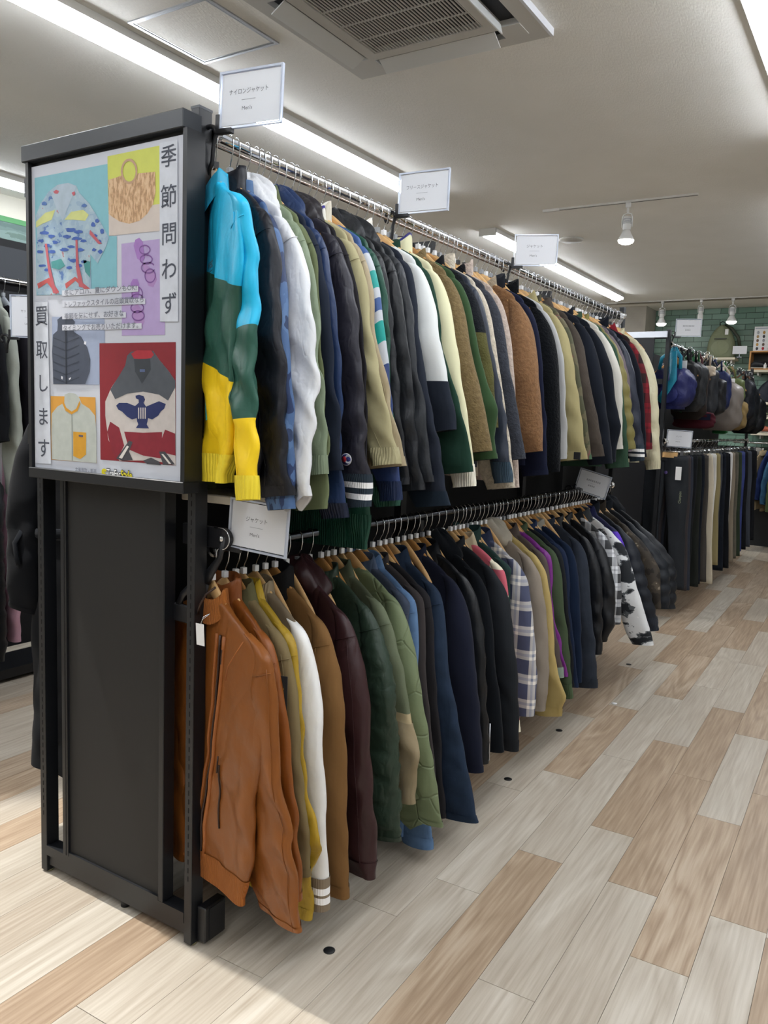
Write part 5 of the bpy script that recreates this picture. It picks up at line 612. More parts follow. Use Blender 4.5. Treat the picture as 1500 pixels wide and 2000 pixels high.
def aloha(nt,src,c):
    n=nt.nodes.new('ShaderNodeTexNoise'); n.inputs['Scale'].default_value=26; n.inputs['Detail'].default_value=3; nt.links.new(src,n.inputs['Vector'])
    return ramp(nt,n.outputs[0],[(0,'#4A6EA4'),(.36,'#8CA6BC'),(.46,'#9AB2C2'),(.58,'#A4BAC4'),(.68,'#AD777D')])
def dim(c): c=lin(c); return tuple(x*.84 for x in c[:3])+(1,)
lastly={}
for i,(n,c,pts_,ly) in enumerate(POSTER):
    polys=[pts_]
    V=[];F=[]; y=-.0528-ly*.0003-(i%7)*.00003
    for pts in polys:
        b0=len(V); V+=[(x-so.x,y-so.y,z-so.z) for x,z in pts]; F.append(tuple(range(b0,len(V))))
    if c=='ALOHA': m=mat('aloha_print','#BBD0E0',.5,pat=aloha)
    elif c=='STRAW': m=mat('straw_print','#C9A27A',.6,pat=noisecol(110,[(0,'#A8835C'),(.45,'#C6A078'),(.55,'#D3B28C')],(1.6,1,.5)))
    else: m=mat('print_'+c.strip('#'),dim(c),.5,var=.03 if ly<3 else .06,varscale=40,spec=.3)
    o=mesh(n,V,F,m,sheet)
# handles and straps drawn as thin printed bands
def ribbon(name,pts,w,col,ly):
    V=[];F=[];y=-.0528-ly*.0003-.0001
    P=[Vector((p[0],0,p[1])) for p in pts]
    for i,p in enumerate(P):
        t=(P[min(i+1,len(P)-1)]-P[max(i-1,0)]).normalized(); nrm=Vector((-t.z,0,t.x))
        for s in (-1,1): q=p+nrm*w/2*s; V.append((q.x-so.x,y-so.y,q.z-so.z))
    for i in range(len(P)-1): F.append((2*i,2*i+1,2*i+3,2*i+2))
    return mesh(name,V,F,mat('printr_'+col.strip('#'),dim(col),.5),sheet)
def ell(cx,cz,rx,rz,a0=0,a1=360,n=22): return [(cx+rx*math.cos(math.radians(a0+(a1-a0)*k/n)),cz+rz*math.sin(math.radians(a0+(a1-a0)*k/n))) for k in range(n+1)]
for nm_,pts_,w_,c_ in POSTER_RIBBONS: ribbon(nm_,pts_,w_,c_,4)
PINK=mat('poster_ink','#454A56',.7); 
for c,x,z,hh in POSTER_BIG: text('poster_letter',c,hh*1.08,PINK,sheet,(x-so.x,-.0556-so.y,z-so.z),bold=.0004)
for s_,x0,z0,x1,z1 in POSTER_SMALL: text('poster_text',s_,.0175,mat('poster_small_ink','#7A7E8A',.7),sheet,((x0+x1)/2-so.x,-.0556-so.y,(z0+z1)/2-so.z),wid=(x1-x0),bold=.0002)
text('poster_text','古着買取・販売',.018,mat('poster_foot_ink','#6E7280',.7),sheet,(-.361-so.x,-.0556-so.y,1.288-so.z),wid=.09)
text('poster_logo','TreFac',.030,mat('logo_outline','#2A2B30',.6),sheet,(-.246-so.x,-.0556-so.y,1.289-so.z),wid=.058,bold=.0025)
text('poster_logo','Style',.030,mat('logo_outline','#2A2B30',.6),sheet,(-.196-so.x,-.0556-so.y,1.289-so.z),wid=.046,bold=.0025)
text('poster_logo','TreFac',.030,mat('logo_white','#EDEDED',.6),sheet,(-.246-so.x,-.0559-so.y,1.289-so.z),wid=.056,bold=.0006)
text('poster_logo','Style',.030,mat('logo_yellow','#E6D82A',.6),sheet,(-.196-so.x,-.0559-so.y,1.289-so.z),wid=.044,bold=.0006)
# ------------------------------------------------ card signs in acrylic holders
ACR=mat('clear_acrylic','#DCE4F4',.12,trans=.35)
def sign(x,y,z,rz,roll,top,bot,label,W=.186,H=.133,stem=.14,ring=False,name='sign_holder'):
    t=empty(name,(x,y,z),label,'sign','category card signs',rz=rz); t.rotation_euler=(0,-roll,rz)
    box('card',(.008,-.0008,.008),(W-.006,.0008,H-.008),PAPER,t)
    for a,b in (((0,-.004,0),(W,.004,.005)),((0,-.004,H-.005),(W,.004,H)),((0,-.004,.005),(.005,.004,H-.005)),((W-.005,-.004,.005),(W,.004,H-.005))): box('acrylic_rim',a,b,ACR,t)
    if top:
        text('card_text',top,.0145,INK,t,(W*.47,-.0012,H*.62),wid=min(.115,.0135*len(top)))
        text('card_text',bot,.012,INK,t,(W*.45,-.0012,H*.33),wid=.006*len(bot))
    else:
        boxes('card_text',[((W*.28+k*.0105,-.0013,H*.56),(W*.28+.007+k*.0105,-.0009,H*.64)) for k in range(8)],LINE,t); boxes('card_text',[((W*.38+k*.01,-.0013,H*.34),(W*.38+.007+k*.01,-.0009,H*.41)) for k in range(4)],LINE,t)
    box('divider_line',(W*.36,-.0013,H*.475),(W*.58,-.0009,H*.483),LINE,t)
    box('corner_clamp',(-.008,-.006,-.004),(.004,.006,.036),BLKPL,t,bev=.001)
    box('clamp_foot',(-.006,-.007,-.010),(.042,.007,.002),BLKPL,t,bev=.001)
    if not ring: tube('clip_arm',[(0,0,.03),(-.008,.004,.0),(-.018,.004,-.03),(-.022,.006,-.07),(-.036,.006,-stem)],.0055,BLKPL,t,8)
    a=np.linspace(0,np.pi*1.35,10); tube('rail_clip',[(-.028+math.cos(q)*.019,.0,-.006+math.sin(q)*.018) for q in a],.006,BLKPL,t,8)
    if ring:
        for pts_,r_ in (([(.0,-.018,.03),(-.010,-.018,-.03),(-.038,-.019,-.075),(-.052,-.02,-.10)],[.008,.009,.014,.018]),([(-.045,-.02,-.09),(-.050,-.02,-.13),(-.054,-.02,-.185)],[.010,.008,.008]),([(-.055,-.02,-.095),(-.095,-.02,-.12),(-.125,-.02,-.15),(-.14,-.02,-.185)],[.012,.011,.010,.010])): tube('clamp_arm',pts_,r_,BLKPL,t,10,flat=.5)
        box('clamp_foot_block',(-.168,-.026,-.228),(-.048,-.013,-.178),BLKPL,t,bev=.004)
    return t
sign(.035,.032,2.149,.08,-.03,'ナイロンジャケット',"Men's",'white card sign for nylon jackets, highest and nearest, above the turquoise windbreaker',stem=.10)
sign(.035,.875,2.137,.05,-.01,'フリースジャケット',"Men's",'white card sign for fleece jackets on the middle of the upper rail')
sign(.035,1.832,2.138,.32,-.014,'ジャケット',"Men's",'white card sign for jackets on the upper rail, right of the fleece sign')
sign(.05,.070,1.113,.07,-.065,'ジャケット',"Men's",'white card sign for jackets on the lower rail, above the orange tan leather',stem=.115,ring=True)
sign(.0,4.981,2.166,.3,0,None,None,'small white card sign above the hanging bags')
sign(.0,4.951,1.332,.3,-.037,'パンツ',"Men's",'white card sign above the dark trousers')
sign(-.04,3.02,1.10,.1,-.25,None,None,'white card sign tilted under the hems at the far end of the near rack')
# ================================================================= HANGERS
def make_hanger(wood,clipm,hook=CHR,name='wooden_hanger'):
    t=empty(name,(0,0,-5))
    xs=np.linspace(-.172,.172,15); a=np.linspace(0,2*np.pi,10,endpoint=False); G=[]
    for x in xs:
        q=abs(x)/.172; zc=-.103-.118*q**1.15; hz=.027*(1-.55*q); ty=.0055+.0035*q; yb=.005*q**2
        if q>.97: hz*=.6; ty*=.7
        G.append([(x,-yb+ty*math.cos(k),zc+hz*math.sin(k)) for k in a])
    grid('hanger_arms',np.array(G),wood,t,cap0=True,cap1=True)
    pts=[(0,0,-.09),(-.001,0,-.068),(.004,0,-.054),(.015,0,-.038),(.020,0,-.018),(.0195,0,-.002),(.014,0,.010),(.004,0,.0165),(-.007,0,.0155),(-.0155,0,.008),(-.018,0,-.004)]
    tube('hook',pts,.0017,hook,t,6)
    box('size_clip',(-.0075,-.007,-.082),(.0075,.007,-.064),clipm,t,bev=.001)
    return t
HW=[make_hanger(w_,c_) for w_ in (WOOD,WOOD2) for c_ in (WHP,GRP,BLKPL)]
def hang(i,x,y,z,rz,group,label):
    src=HW[i%6]; h=copytree(src,(x,y,z),rz); tag(h,label,'hanger',group); return h
# ================================================================= FABRICS
def tone(col):
    c=lin(col); L_=sum(c[:3])/3; f=.60+.27*min(1,L_/.7)
    return tuple((x*.95+L_*.05)*f for x in c[:3])+(1,)
def fabric(kind,col,key=''):
    n='%s_%s%s'%(kind,col.strip('#'),key)
    if n in MATS: return MATS[n]
    col=tone(col)
    K=dict(
     nylon=dict(rough=.45,bump=[('crease',7,.35,.004),('crease',15,.3,.0025),('noise',20,.4,.008)],var=.05,spec=.3),
     cotton=dict(rough=.85,spec=.2,bump=[('crease',6,.22,.004),('noise',14,.4,.008),('noise',500,.15,.0006)],var=.05),
     wool=dict(rough=.95,spec=.12,bump=('noise',420,.3,.0008),var=.06,sheen=.03),
     fleecesmooth=dict(rough=.95,spec=.1,bump=[('noise',10,.2,.006),('noise',300,.25,.001)],var=.03,sheen=.1),
     sherpa=dict(rough=1,spec=.05,bump=[('noise',95,1,.006),('noise',230,.7,.003)],var=.16,varscale=70,sheen=.06),
     leather=dict(rough=.40,bump=[('crease',5.5,.32,.004),('noise',11,.5,.010),('voronoi',260,.12,.0006)],var=.06,varscale=8,spec=.32),
     suede=dict(rough=.8,spec=.2,bump=('noise',300,.15,.001),var=.1,varscale=15),
     denim=dict(rough=.9,spec=.2,bump=[('crease',8,.3,.003),('noise',380,.35,.0008)],var=.18,varscale=18),
     down=dict(rough=.5,spec=.3,bump=[('noise',25,.4,.006)],var=.06),
     quilt=dict(rough=.7,bump=[('edge',10,.55,.006),('noise',30,.35,.004)],var=.06),
     gather=dict(rough=.5,spec=.3,bump=[('wavedx',38,.45,.004),('noise',60,.4,.003)]),
     corduroy=dict(spec=.15,rough=.9,bump=('wavex',160,.7,.0012),var=.1,varscale=30))
    if kind in K: return mat(n,col,**K[kind])
    P=dict(
     palm=(noisecol(11,[(0,'#22345A'),(.42,'#46628C'),(.54,'#526F98'),(.60,'#253658')],(1.6,1,.7)),.5),
     stripes=(zbands([(0,'#3C588E'),(.385,'#B8BDC5'),(.46,'#12958F'),(.52,'#B8BDC5'),(.555,'#3C588E'),(.60,'#B8BDC5'),(.635,'#12958F'),(.70,'#B8BDC5'),(.77,'#2C3F70')],.8),.5),
     sherpayoke=(zbands([(0,'#12161C'),(.365,'#55532E')],-.05),1),
     redplaid=(plaid(.11,'#7A1824','#1A1416','#4A1018',.5),.9),
     blueplaid=(plaid(.10,'#E2DDD4','#2C3658','#6B7690',.62),.9),
     bwplaid=(plaid(.085,'#DCDEE2','#16181C','#8A8D94',.55),.9),
     pinkblock=(checker(.10,'#C4606E','#E3DCC4'),.95),
     camo=(noisecol(9,[(0,'#4A4B38'),(.5,'#5F5A45'),(.6,'#6E4A44'),(.64,'#3C5A40'),(.70,'#4A4B7A')]),.8),
     snow=(noisecol(8,[(0,'#22252A'),(.42,'#5E6266'),(.46,'#D8DADC'),(.62,'#E8E9EA'),(.68,'#2A2D32')],(1,1,1.8),6),.8),
     browncamo=(noisecol(14,[(0,'#241F1B'),(.45,'#3A332B'),(.6,'#4E453A'),(.66,'#8C8272')]),.7),
     purplegreen=(zbands([(0,'#23264A'),(.215,'#5B35C0'),(.405,'#145240')]),.6),
     wind=(zbands([(0,'#1EB2DE'),(.331,'#2A5548'),(.548,'#F2CC1E')],-.25),.38),
     windsleeve=(zbands([(0,'#1EB2DE'),(.53,'#2A5548'),(.735,'#F2CC1E')],.12),.38),
     slolive=(zbands([(0,'#5E6650'),(.52,'#AA9A78')],0),.8))
    p,rg=P[kind]
    b={'wind':[('crease',4,.35,.005),('crease',9,.22,.003),('noise',20,.35,.008)],'windsleeve':[('crease',4,.35,.005),('crease',9,.22,.003),('noise',20,.35,.008)],'sherpayoke':[('noise',95,1,.006),('noise',230,.7,.003)]}.get(kind,[('noise',20,.35,.006),('noise',200,.15,.001)])
    return mat(n,col,rg,pat=p,bump=b,spec=.35)
RIB=lambda c: mat('rib_'+c.strip('#'),c,.9,bump=('wavex',55,.9,.003))
def stripe_rib(base,wh,edges,key):
    return mat('striped_rib_'+key,base,.9,pat=zbands([(0,base)]+edges),bump=('wavex',60,.6,.002))
# ================================================================= GARMENTS
def se(c,p): return np.sign(c)*np.abs(c)**p
def interp(keys,z):
    k=np.array(keys); o=np.argsort(k[:,0]); return np.interp(z,k[o,0],k[o,1])
def smooth(keys,z):
    k=np.array(keys); o=np.argsort(k[:,0]); X=k[o,0];Y=k[o,1]
    d=np.diff(Y)/np.diff(X); m=np.zeros(len(X)); m[0]=d[0]; m[-1]=d[-1]
    for q_ in range(1,len(X)-1): m[q_]=0 if d[q_-1]*d[q_]<=0 else 2*d[q_-1]*d[q_]/(d[q_-1]+d[q_])
    i=np.clip(np.searchsorted(X,z)-1,0,len(X)-2); h=X[i+1]-X[i]; t=np.clip((z-X[i])/h,0,1)
    return (2*t**3-3*t**2+1)*Y[i]+(t**3-2*t**2+t)*h*m[i]+(-2*t**3+3*t**2)*Y[i+1]+(t**3-t**2)*h*m[i+1]
def organic(R,U,V,n=7,fu=(4,30),fv=(3,22)):
    # sum of randomly tilted waves, squashed so that folds read as ridges
    S_=np.zeros(np.broadcast(U,V).shape)
    for _ in range(n):
        S_=S_+np.sin(R.uniform(*fu)*R.choice([-1,1])*U+R.uniform(*fv)*R.choice([-1,1])*V+R.uniform(0,6.28)+1.5*np.sin(R.uniform(2,9)*V+R.uniform(0,6.28)))
    return np.tanh(S_/2.2)
def jacket(name,root_loc,rz,mid,cuffp,fab,col,o,label,cat,group,lod=1.0,seed=0):
    """mid, cuffp: (x_outer, y, z) of the aisle-side sleeve in the garment's own frame."""
    R=np.random.RandomState(seed+17)
    t=empty(name,root_loc,label,cat,group,rz=rz)
    th=o.get('thick',.06); zc=cuffp[2]; zm=mid[2]
    if zm<zc+.22 or zm>-.43: zm2=max(min(zm,-.43),zc+.25); mid=(mid[0],mid[1],zm2); zm=zm2
    zh=zc+.035+o.get('hemz',0)
    if o.get('hide'): zh=zc+.0
    fm=fabric(fab,col) if fab!='quiltx' else None
    if o.get('wind'): fm=fabric('wind',col); slm=fabric('windsleeve',col)
    elif o.get('slc'): slm=fabric('leather',o['slc'],'w')
    elif o.get('slx'): slm=fabric('slolive',col)
    else: slm=fm
    W=.226*o.get('wide',1.0); W=min(W,mid[0]*.86+.0); SH=o.get('sh',.206)
    puff=fab in('down',); fuzz='sherpa' in fab
    nz=int(46*lod); ns=int(44*lod)
    ph=R.uniform(0,6.28,8)
    # ---- body
    z=np.concatenate([np.linspace(-.122,-.25,int(13*lod)),np.linspace(-.26,zh,nz)])
    wk=smooth([(-.122,.058),(-.135,.085),(-.155,.125),(-.18,max(.165,SH*.62)),(-.212,SH*.86),(-.24,SH-.012),(-.27,SH-.008),(-.36,max(SH-.004,.215)),(-.55,max(W,min(SH-.03,.27))),(zh,W)],z)
    
    tk=interp([(-.122,.020),(-.16,.014),(-.22,.018),(-.32,th*.42),(zh*.6,th*.5),(zh,th*.5)],z)
    if o.get('hem') in('elastic','rib'):
        s=np.clip((z-(zh))/.10,0,1); wk=wk*(.90+.10*s); tk=tk*(.85+.15*s)
    a=np.linspace(0,2*np.pi,ns,endpoint=False)
    Xs=se(np.cos(a),.75)[None,:]*wk[:,None]; Ys=se(np.sin(a),.75)[None,:]*tk[:,None]
    D=np.clip((-z-.22)/.25,0,1)[:,None]
    amp=dict(nylon=1.9,leather=1.5,cotton=1.4,wool=.8,sherpa=.5,down=.6).get(fab,1.1)*(1.25 if o.get('wind') else 1)
    fold=(.0055*organic(R,Xs,z[:,None],6,(8,34),(1,7))+.0030*organic(R,Xs,z[:,None],6,(25,60),(14,50)))*amp*min(1.5,th/.05)
    if puff: fold=fold*.4+.007*np.abs(np.sin(z[:,None]*math.pi/.075))*np.ones_like(Xs)*1.0
    side=np.sign(np.sin(a))[None,:]
    Ys=Ys+ (fold*D*side if puff else fold*D)
    Xs=Xs+.004*amp*np.sin(19*z+ph[4])[:,None]*np.sign(np.cos(a))[None,:]*D
    # leave room at the neck front
    Z=np.repeat(z[:,None],ns,1).copy()
    Z+=(-.035*np.clip(1-(np.abs(Xs)/.07),0,1)*(np.sin(a)<0)[None,:]*np.clip((z+.18)/.06,0,1)[:,None])
    if o.get('orange'): Z[-1]+= .0
    # hem droops gently
    hemw=np.clip((z-zh)/-.0001,0,0)
    Zd=np.clip(1-(z-zh)/.12,0,1)[:,None]*(.008*np.sin(7*Xs+ph[5])+o.get('slant',0)*Xs)
    Z=Z+Zd
    G=np.stack([Xs,Ys,Z],-1)
    body=grid('body',G,fm,t,cap0=True)
    # inside lining closes the hem a little way up
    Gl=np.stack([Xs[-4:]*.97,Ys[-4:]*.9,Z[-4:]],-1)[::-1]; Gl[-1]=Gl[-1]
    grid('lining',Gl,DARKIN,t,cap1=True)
    # ---- sleeves
    for s in (1,-1):
        xo,yo,zm_=mid; xc,yc,_=cuffp
        if s<0: xo,xc=min(xo,.29),min(xc,.31); yo,yc=(.0 if not o.get('both') else yo),0
        zt=np.concatenate([np.linspace(-.185,-.255,int(8*lod)),np.linspace(-.27,zc,int(40*lod))])
        outer=smooth([(-.185,SH*.68),(-.205,SH*.88),(-.232,SH),(-.29,SH+(xo-SH)*.38),(min(zm_,-.46),xo),((zm_+zc)/2,(xo+xc)/2+.004),(zc,xc)],zt)
        if o.get('elbow') and s>0:
            ze=(zm_+zc)/2-.02; outer=outer+o['elbow']*np.exp(-np.abs((zt-ze)/.07)**1.5)
        cw={'elastic':.085,'rib':.085,'stripe':.09,'varsity':.085,'plain':.12,'deep':.12,'leatherend':.150,'band':.125}.get(o.get('cuff'),.118)
        cw=o.get('cw',cw)
        wd=smooth([(-.185,.02),(-.21,.045),(-.27,.075),(-.36,.11),(-.46,.14),(min(-.56,(zm_+zc)/2),max(.148,cw)),(zc+.08,cw*1.22),(zc,cw)],zt)
        if o.get('wide'): wd=wd*1.1
        if o.get('cuff')=='elastic': wd=wd*interp([(-.185,1),(zc+.26,1.0),(zc+.11,1.24),(zc+.055,.98),(zc,.94)],zt)
        if o.get('cuff') in('varsity','stripe','rib'): wd=wd*interp([(-.185,1),(zc+.22,1.0),(zc+.125,1.16),(zc+.09,.90),(zc,.90)],zt)
        tw=interp([(-.185,.009),(-.22,.016),(-.34,th*.44),(zc+.08,th*.42),(zc,min(.022,th*.4))],zt)
        tw=np.minimum(tw,.05)
        yy=interp([(-.185,0),(-.25,yo*.3),(zm_,yo),(zc,yc)],zt)-interp([(-.185,0),(-.32,th*.12),(-.5,th*.34),(zc,th*.3)],zt)
        m_=int(28*lod); b=np.linspace(0,2*np.pi,m_,endpoint=False)
        cx=(outer-wd/2)
        SX=se(np.cos(b),.85)[None,:]*(wd/2)[:,None]; SY=se(np.sin(b),.9)[None,:]*tw[:,None]
        q=R.uniform(0,6.28,8); zz=zt[:,None]; E=np.clip((-zt-.22)/.12,0,1)[:,None]
        f=(.0042*organic(R,SX,zz,6,(10,40),(2,12))+.0032*organic(R,SX,zz,7,(10,60),(20,62))*(.5+1.2*np.exp(-((zz-(zc+.22))/.10)**2)+.6*np.exp(-((zz-zc)/.07)**2)))*amp
        if puff: f=f*.3+.013*np.abs(np.sin(zz*math.pi/.075+6*SX))**.7*se(np.sin(b),1)[None,:]
        if o.get('crinkle'): f=f+.004*np.sin(150*zz+20*SX)
        SY=SY+f*E
        SX=SX*(1+(.018*amp*organic(R,zt*0,zt,4,(0,1),(8,20))*E[:,0]+.016*amp*organic(R,zt*0,zt,5,(0,1),(28,70))*E[:,0]+(.16*np.abs(np.sin(zt*math.pi/.075))**.7 if puff else 0))[:,None])
        low=np.clip(1-(zt-zc)/.10,0,1)[:,None]
        tip=o.get('tip',0)
        SZ=zz+low*(SX*(.25 if not tip else .9)*(-1 if tip else 1)*.6+ -.0)
        if tip: SZ=zz-low*np.clip(1-np.abs(SX+.01)/.06,0,1)*.05
        G=np.stack([s*(cx[:,None]+SX),SY+yy[:,None],SZ*np.ones_like(SX)],-1)
        if s<0: G=G[:,::-1]
        kind=o.get('cuff')
        sl_=grid('sleeve',G,slm,t,cap0=True)
        # dark sleeve opening
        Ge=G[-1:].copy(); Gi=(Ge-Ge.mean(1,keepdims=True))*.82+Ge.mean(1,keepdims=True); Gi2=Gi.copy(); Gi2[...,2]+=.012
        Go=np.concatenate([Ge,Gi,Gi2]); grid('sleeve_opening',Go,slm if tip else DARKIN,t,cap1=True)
        # cuffs wrap the last few centimetres
        def band(z1,z2,grow,m,nm,gather=0,extra=0):
            sel=[k for k in range(len(zt)) if z1>=zt[k]>=z2]
            if len(sel)<2: return
            B=G[sel].copy(); c=B.mean(1,keepdims=True); B=(B-c)*np.array([grow,grow*1.10,1])+c
            if gather:
                g_=1+.05*np.sin(np.arange(m_)*2*np.pi/m_*11)[None,:,None]; B=(B-c)*np.concatenate([g_,g_,np.ones_like(g_)],-1)+c
            if extra:
                L_=B[-1:].copy(); L_[...,2]-=extra; B=np.concatenate([B,L_])
            grid(nm,B,m,t)
        if kind=='elastic': band(zc+.052,zc-.01,1.05,fabric('gather',o.get('cuffc',col),'g'),'cuff',1,.006)
        elif kind=='rib': band(zc+.07,zc-.01,1.03,RIB(o.get('cuffc',col)),'cuff',0,.01)
        elif kind=='tab': band(zc+.06,zc-.01,1.04,fm,'cuff')
        elif kind=='band': band(zc+.055,zc-.01,1.03,fabric(fab if fab in('leather','denim','cotton','suede','nylon') else 'cotton',o.get('cuffc',col),'c'),'cuff')
        elif kind=='deep': band(zc+o.get('endext',.16),zc-.01,1.03,fabric('cotton',o.get('cuffc',col),'c'),'sleeve_end')
        elif kind=='stripe': band(zc+.085,zc-.01,1.03,stripe_rib('#1B2A36','#fff',[(-zc-.062,'#E8E8E8'),(-zc-.046,'#1B2A36'),(-zc-.034,'#E8E8E8'),(-zc-.018,'#1B2A36')],'s%d'%int(-zc*1000)),'cuff',0,.008)
        elif kind=='varsity': band(zc+.095,zc-.01,1.04,stripe_rib('#7D6F5C','#fff',[(-zc-.062,'#EDEDED'),(-zc-.045,'#7D6F5C'),(-zc-.034,'#EDEDED'),(-zc-.016,'#7D6F5C')],'v%d'%int(-zc*1000)),'cuff',0,.012)
        elif kind=='leatherend': band(zc+.022,zc-.01,1.02,fabric('leather',col,'c'),'cuff')
        elif not puff and not fuzz: band(zc+.03,zc-.01,1.02,slm if not o.get('slx') else fm,'cuff_hem')
        if s>0: SG=G; SZT=zt
        if s>0 and o.get('seams') and fab in('nylon','leather','cotton','denim','suede'):
            kk=int(np.argmin(abs(zt+.27))); c_=G[kk].mean(0); R_=(G[kk]-c_)*1.02+c_; fr=R_[R_[:,1]<c_[1]]; fr=fr[np.argsort(fr[:,0])]
            tube('armhole_seam',[(p_[0],p_[1]-.0008,p_[2]+.35*(p_[0]-c_[0])) for p_ in fr],.0013,slm,t,5)
            jj=int(np.argmin(G[len(zt)//2][:,1])); sp=[tuple(G[q_,jj]+np.array([.006,-.0006,0])) for q_ in range(8,len(zt),3)]
            tube('sleeve_seam',sp,.0011,slm,t,5)
    # ---- hem band
    if o.get('hem') in('elastic','rib'):
        B=np.stack([Xs,Ys,Z],-1)[-6:].copy(); B[...,0]*=1.01; B[...,1]*=1.12
        if o['hem']=='elastic': B[...,1]+= .003*np.sin(np.arange(ns)*2*np.pi/ns*17)[None,:]
        L_=B[-1:].copy(); L_[...,2]-=.02; B=np.concatenate([B,L_]); grid('hem_band',B,fabric('gather',o['hemc'],'g') if o['hem']=='elastic' else RIB(col),t)
    # ---- collar
    ck=o.get('collar','stand'); cc=o.get('collarc',col)
    cm=fabric(fab if fab in('nylon','cotton','wool','leather','denim','suede','sherpa','corduroy','fleecesmooth') else 'cotton',cc,'k')
    if o.get('wind'): cm=fabric('nylon','#1EB2DE')
    ry=min(.040,max(.022,th*.62))
    n=int(30*lod); a2=np.linspace(0,2*np.pi,n,endpoint=False); q=R.uniform(0,6.28,4)
    def ring(rx,ry_,z_,dz=0): return np.stack([rx*np.cos(a2)*(1+.03*np.sin(5*a2+q[0])),ry_*np.sin(a2),z_-dz*(np.sin(a2)<-.2)*(-np.sin(a2))+.004*np.sin(3*a2+q[1])],-1)
    if ck in('stand','rib','high'):
        top={'stand':-.098,'rib':-.098,'high':-.070}[ck]
        G=np.stack([ring(.082,ry*1.05,-.150,.045),ring(.074,ry,-.125,.04),ring(.072,ry*.96,top-.012,.035),ring(.070,ry*.92,top,.03),ring(.064,ry*.8,top,.03),ring(.062,ry*.78,-.125,.04)])
        grid('collar',G,RIB(cc) if ck=='rib' else cm,t)
        if o.get('collartrim'):
            G=np.stack([ring(.0715,ry*.95,top-.004,.032),ring(.0705,ry*.93,top+.003,.03),ring(.063,ry*.79,top+.003,.03)]); grid('collar_trim',G,fabric('nylon',o['collartrim']),t)
    elif ck=='shirt':
        G=np.stack([ring(.062,ry*.7,-.125,.04),ring(.064,ry*.8,-.094,.035),ring(.070,ry*.95,-.091,.035),ring(.093,ry*1.15,-.140,.055),ring(.100,ry*1.2,-.153,.06)])
        grid('collar',G,cm,t)
    elif ck=='hood':
        rr=np.linspace(0,1,14); aa=a2
        hz=-.115; H_=[]
        for v in rr:
            e=math.pi*v
            rad=math.sin(e)**.7 if 0<v<1 else .05
            zz_=hz+.052*math.cos(e)
            wr=1+.10*np.sin(4*aa+6*v+q[0])+.06*np.sin(9*aa-8*v+q[1])
            H_.append(np.stack([.115*rad*np.cos(aa)*wr,(.055*rad*np.sin(aa))*wr*min(1,th/.055)+.012,zz_+.008*np.sin(5*aa+q[2])-.05*rad*np.abs(np.cos(aa))**2],-1))
        grid('hood',np.array(H_),cm,t,cap0=True,cap1=True)
    # ---- particulars
    if o.get('armpatch'):
        pz=-.255-0; p=SG[np.argmin(abs(SZT+.235)),:,:]
        v,f=boxdata(-.04,-.0012,-.045,.035,.0012,.045)
        pt=mesh('arm_patch',v,f,mat('black_patch','#191C1E',.8),t); pt.location=(mid[0]-.050,mid[1]-th*.95-.01,-.335); pt.rotation_euler=(0,0,.45)
        YI=mat('olive_thread','#A89A4A',.8)
        boxes('patch_lettering',[((-.03,-.002,.028-k*.009),(.018+(k%3)*.004,-.0013,.032-k*.009)) for k in range(5)]+[((-.036,-.002,-.032),(-.004,-.0013,-.024))],YI,pt)
        mesh('patch_triangle',[(.010,-.002,-.020),(.030,-.002,-.020),(.020,-.002,-.034)],[(0,2,1)],YI,pt)
    if o.get('patch'): 
        v,f=boxdata(-.015,-.003,-.016,.015,.003,.016); p=mesh('cuff_tab',v,f,mat('black_tab','#191A1C',.7),t); p.location=(cuffp[0]-.03,cuffp[1]-th*.3-.024,zc+.022)
    if o.get('snap'):
        l=lathe('snap_button',[(.006,0),(.006,.002),(0,.003)],mat('dark_snap','#33302E',.3,.9),t,10,loc=(cuffp[0]-.012,cuffp[1]-.035,zc+.06)); l.rotation_euler=(math.pi/2,0,0)
    if o.get('zipc'):
        tube('cuff_zip',[(cuffp[0]-.004,cuffp[1]-.02,zc+.16),(cuffp[0]+.0,cuffp[1]-.02,zc+.02)],.003,STEEL,t,6)
    t['_sg']=0; del t['_sg']
    return t,SG,SZT,(Xs,Ys,Z,z)
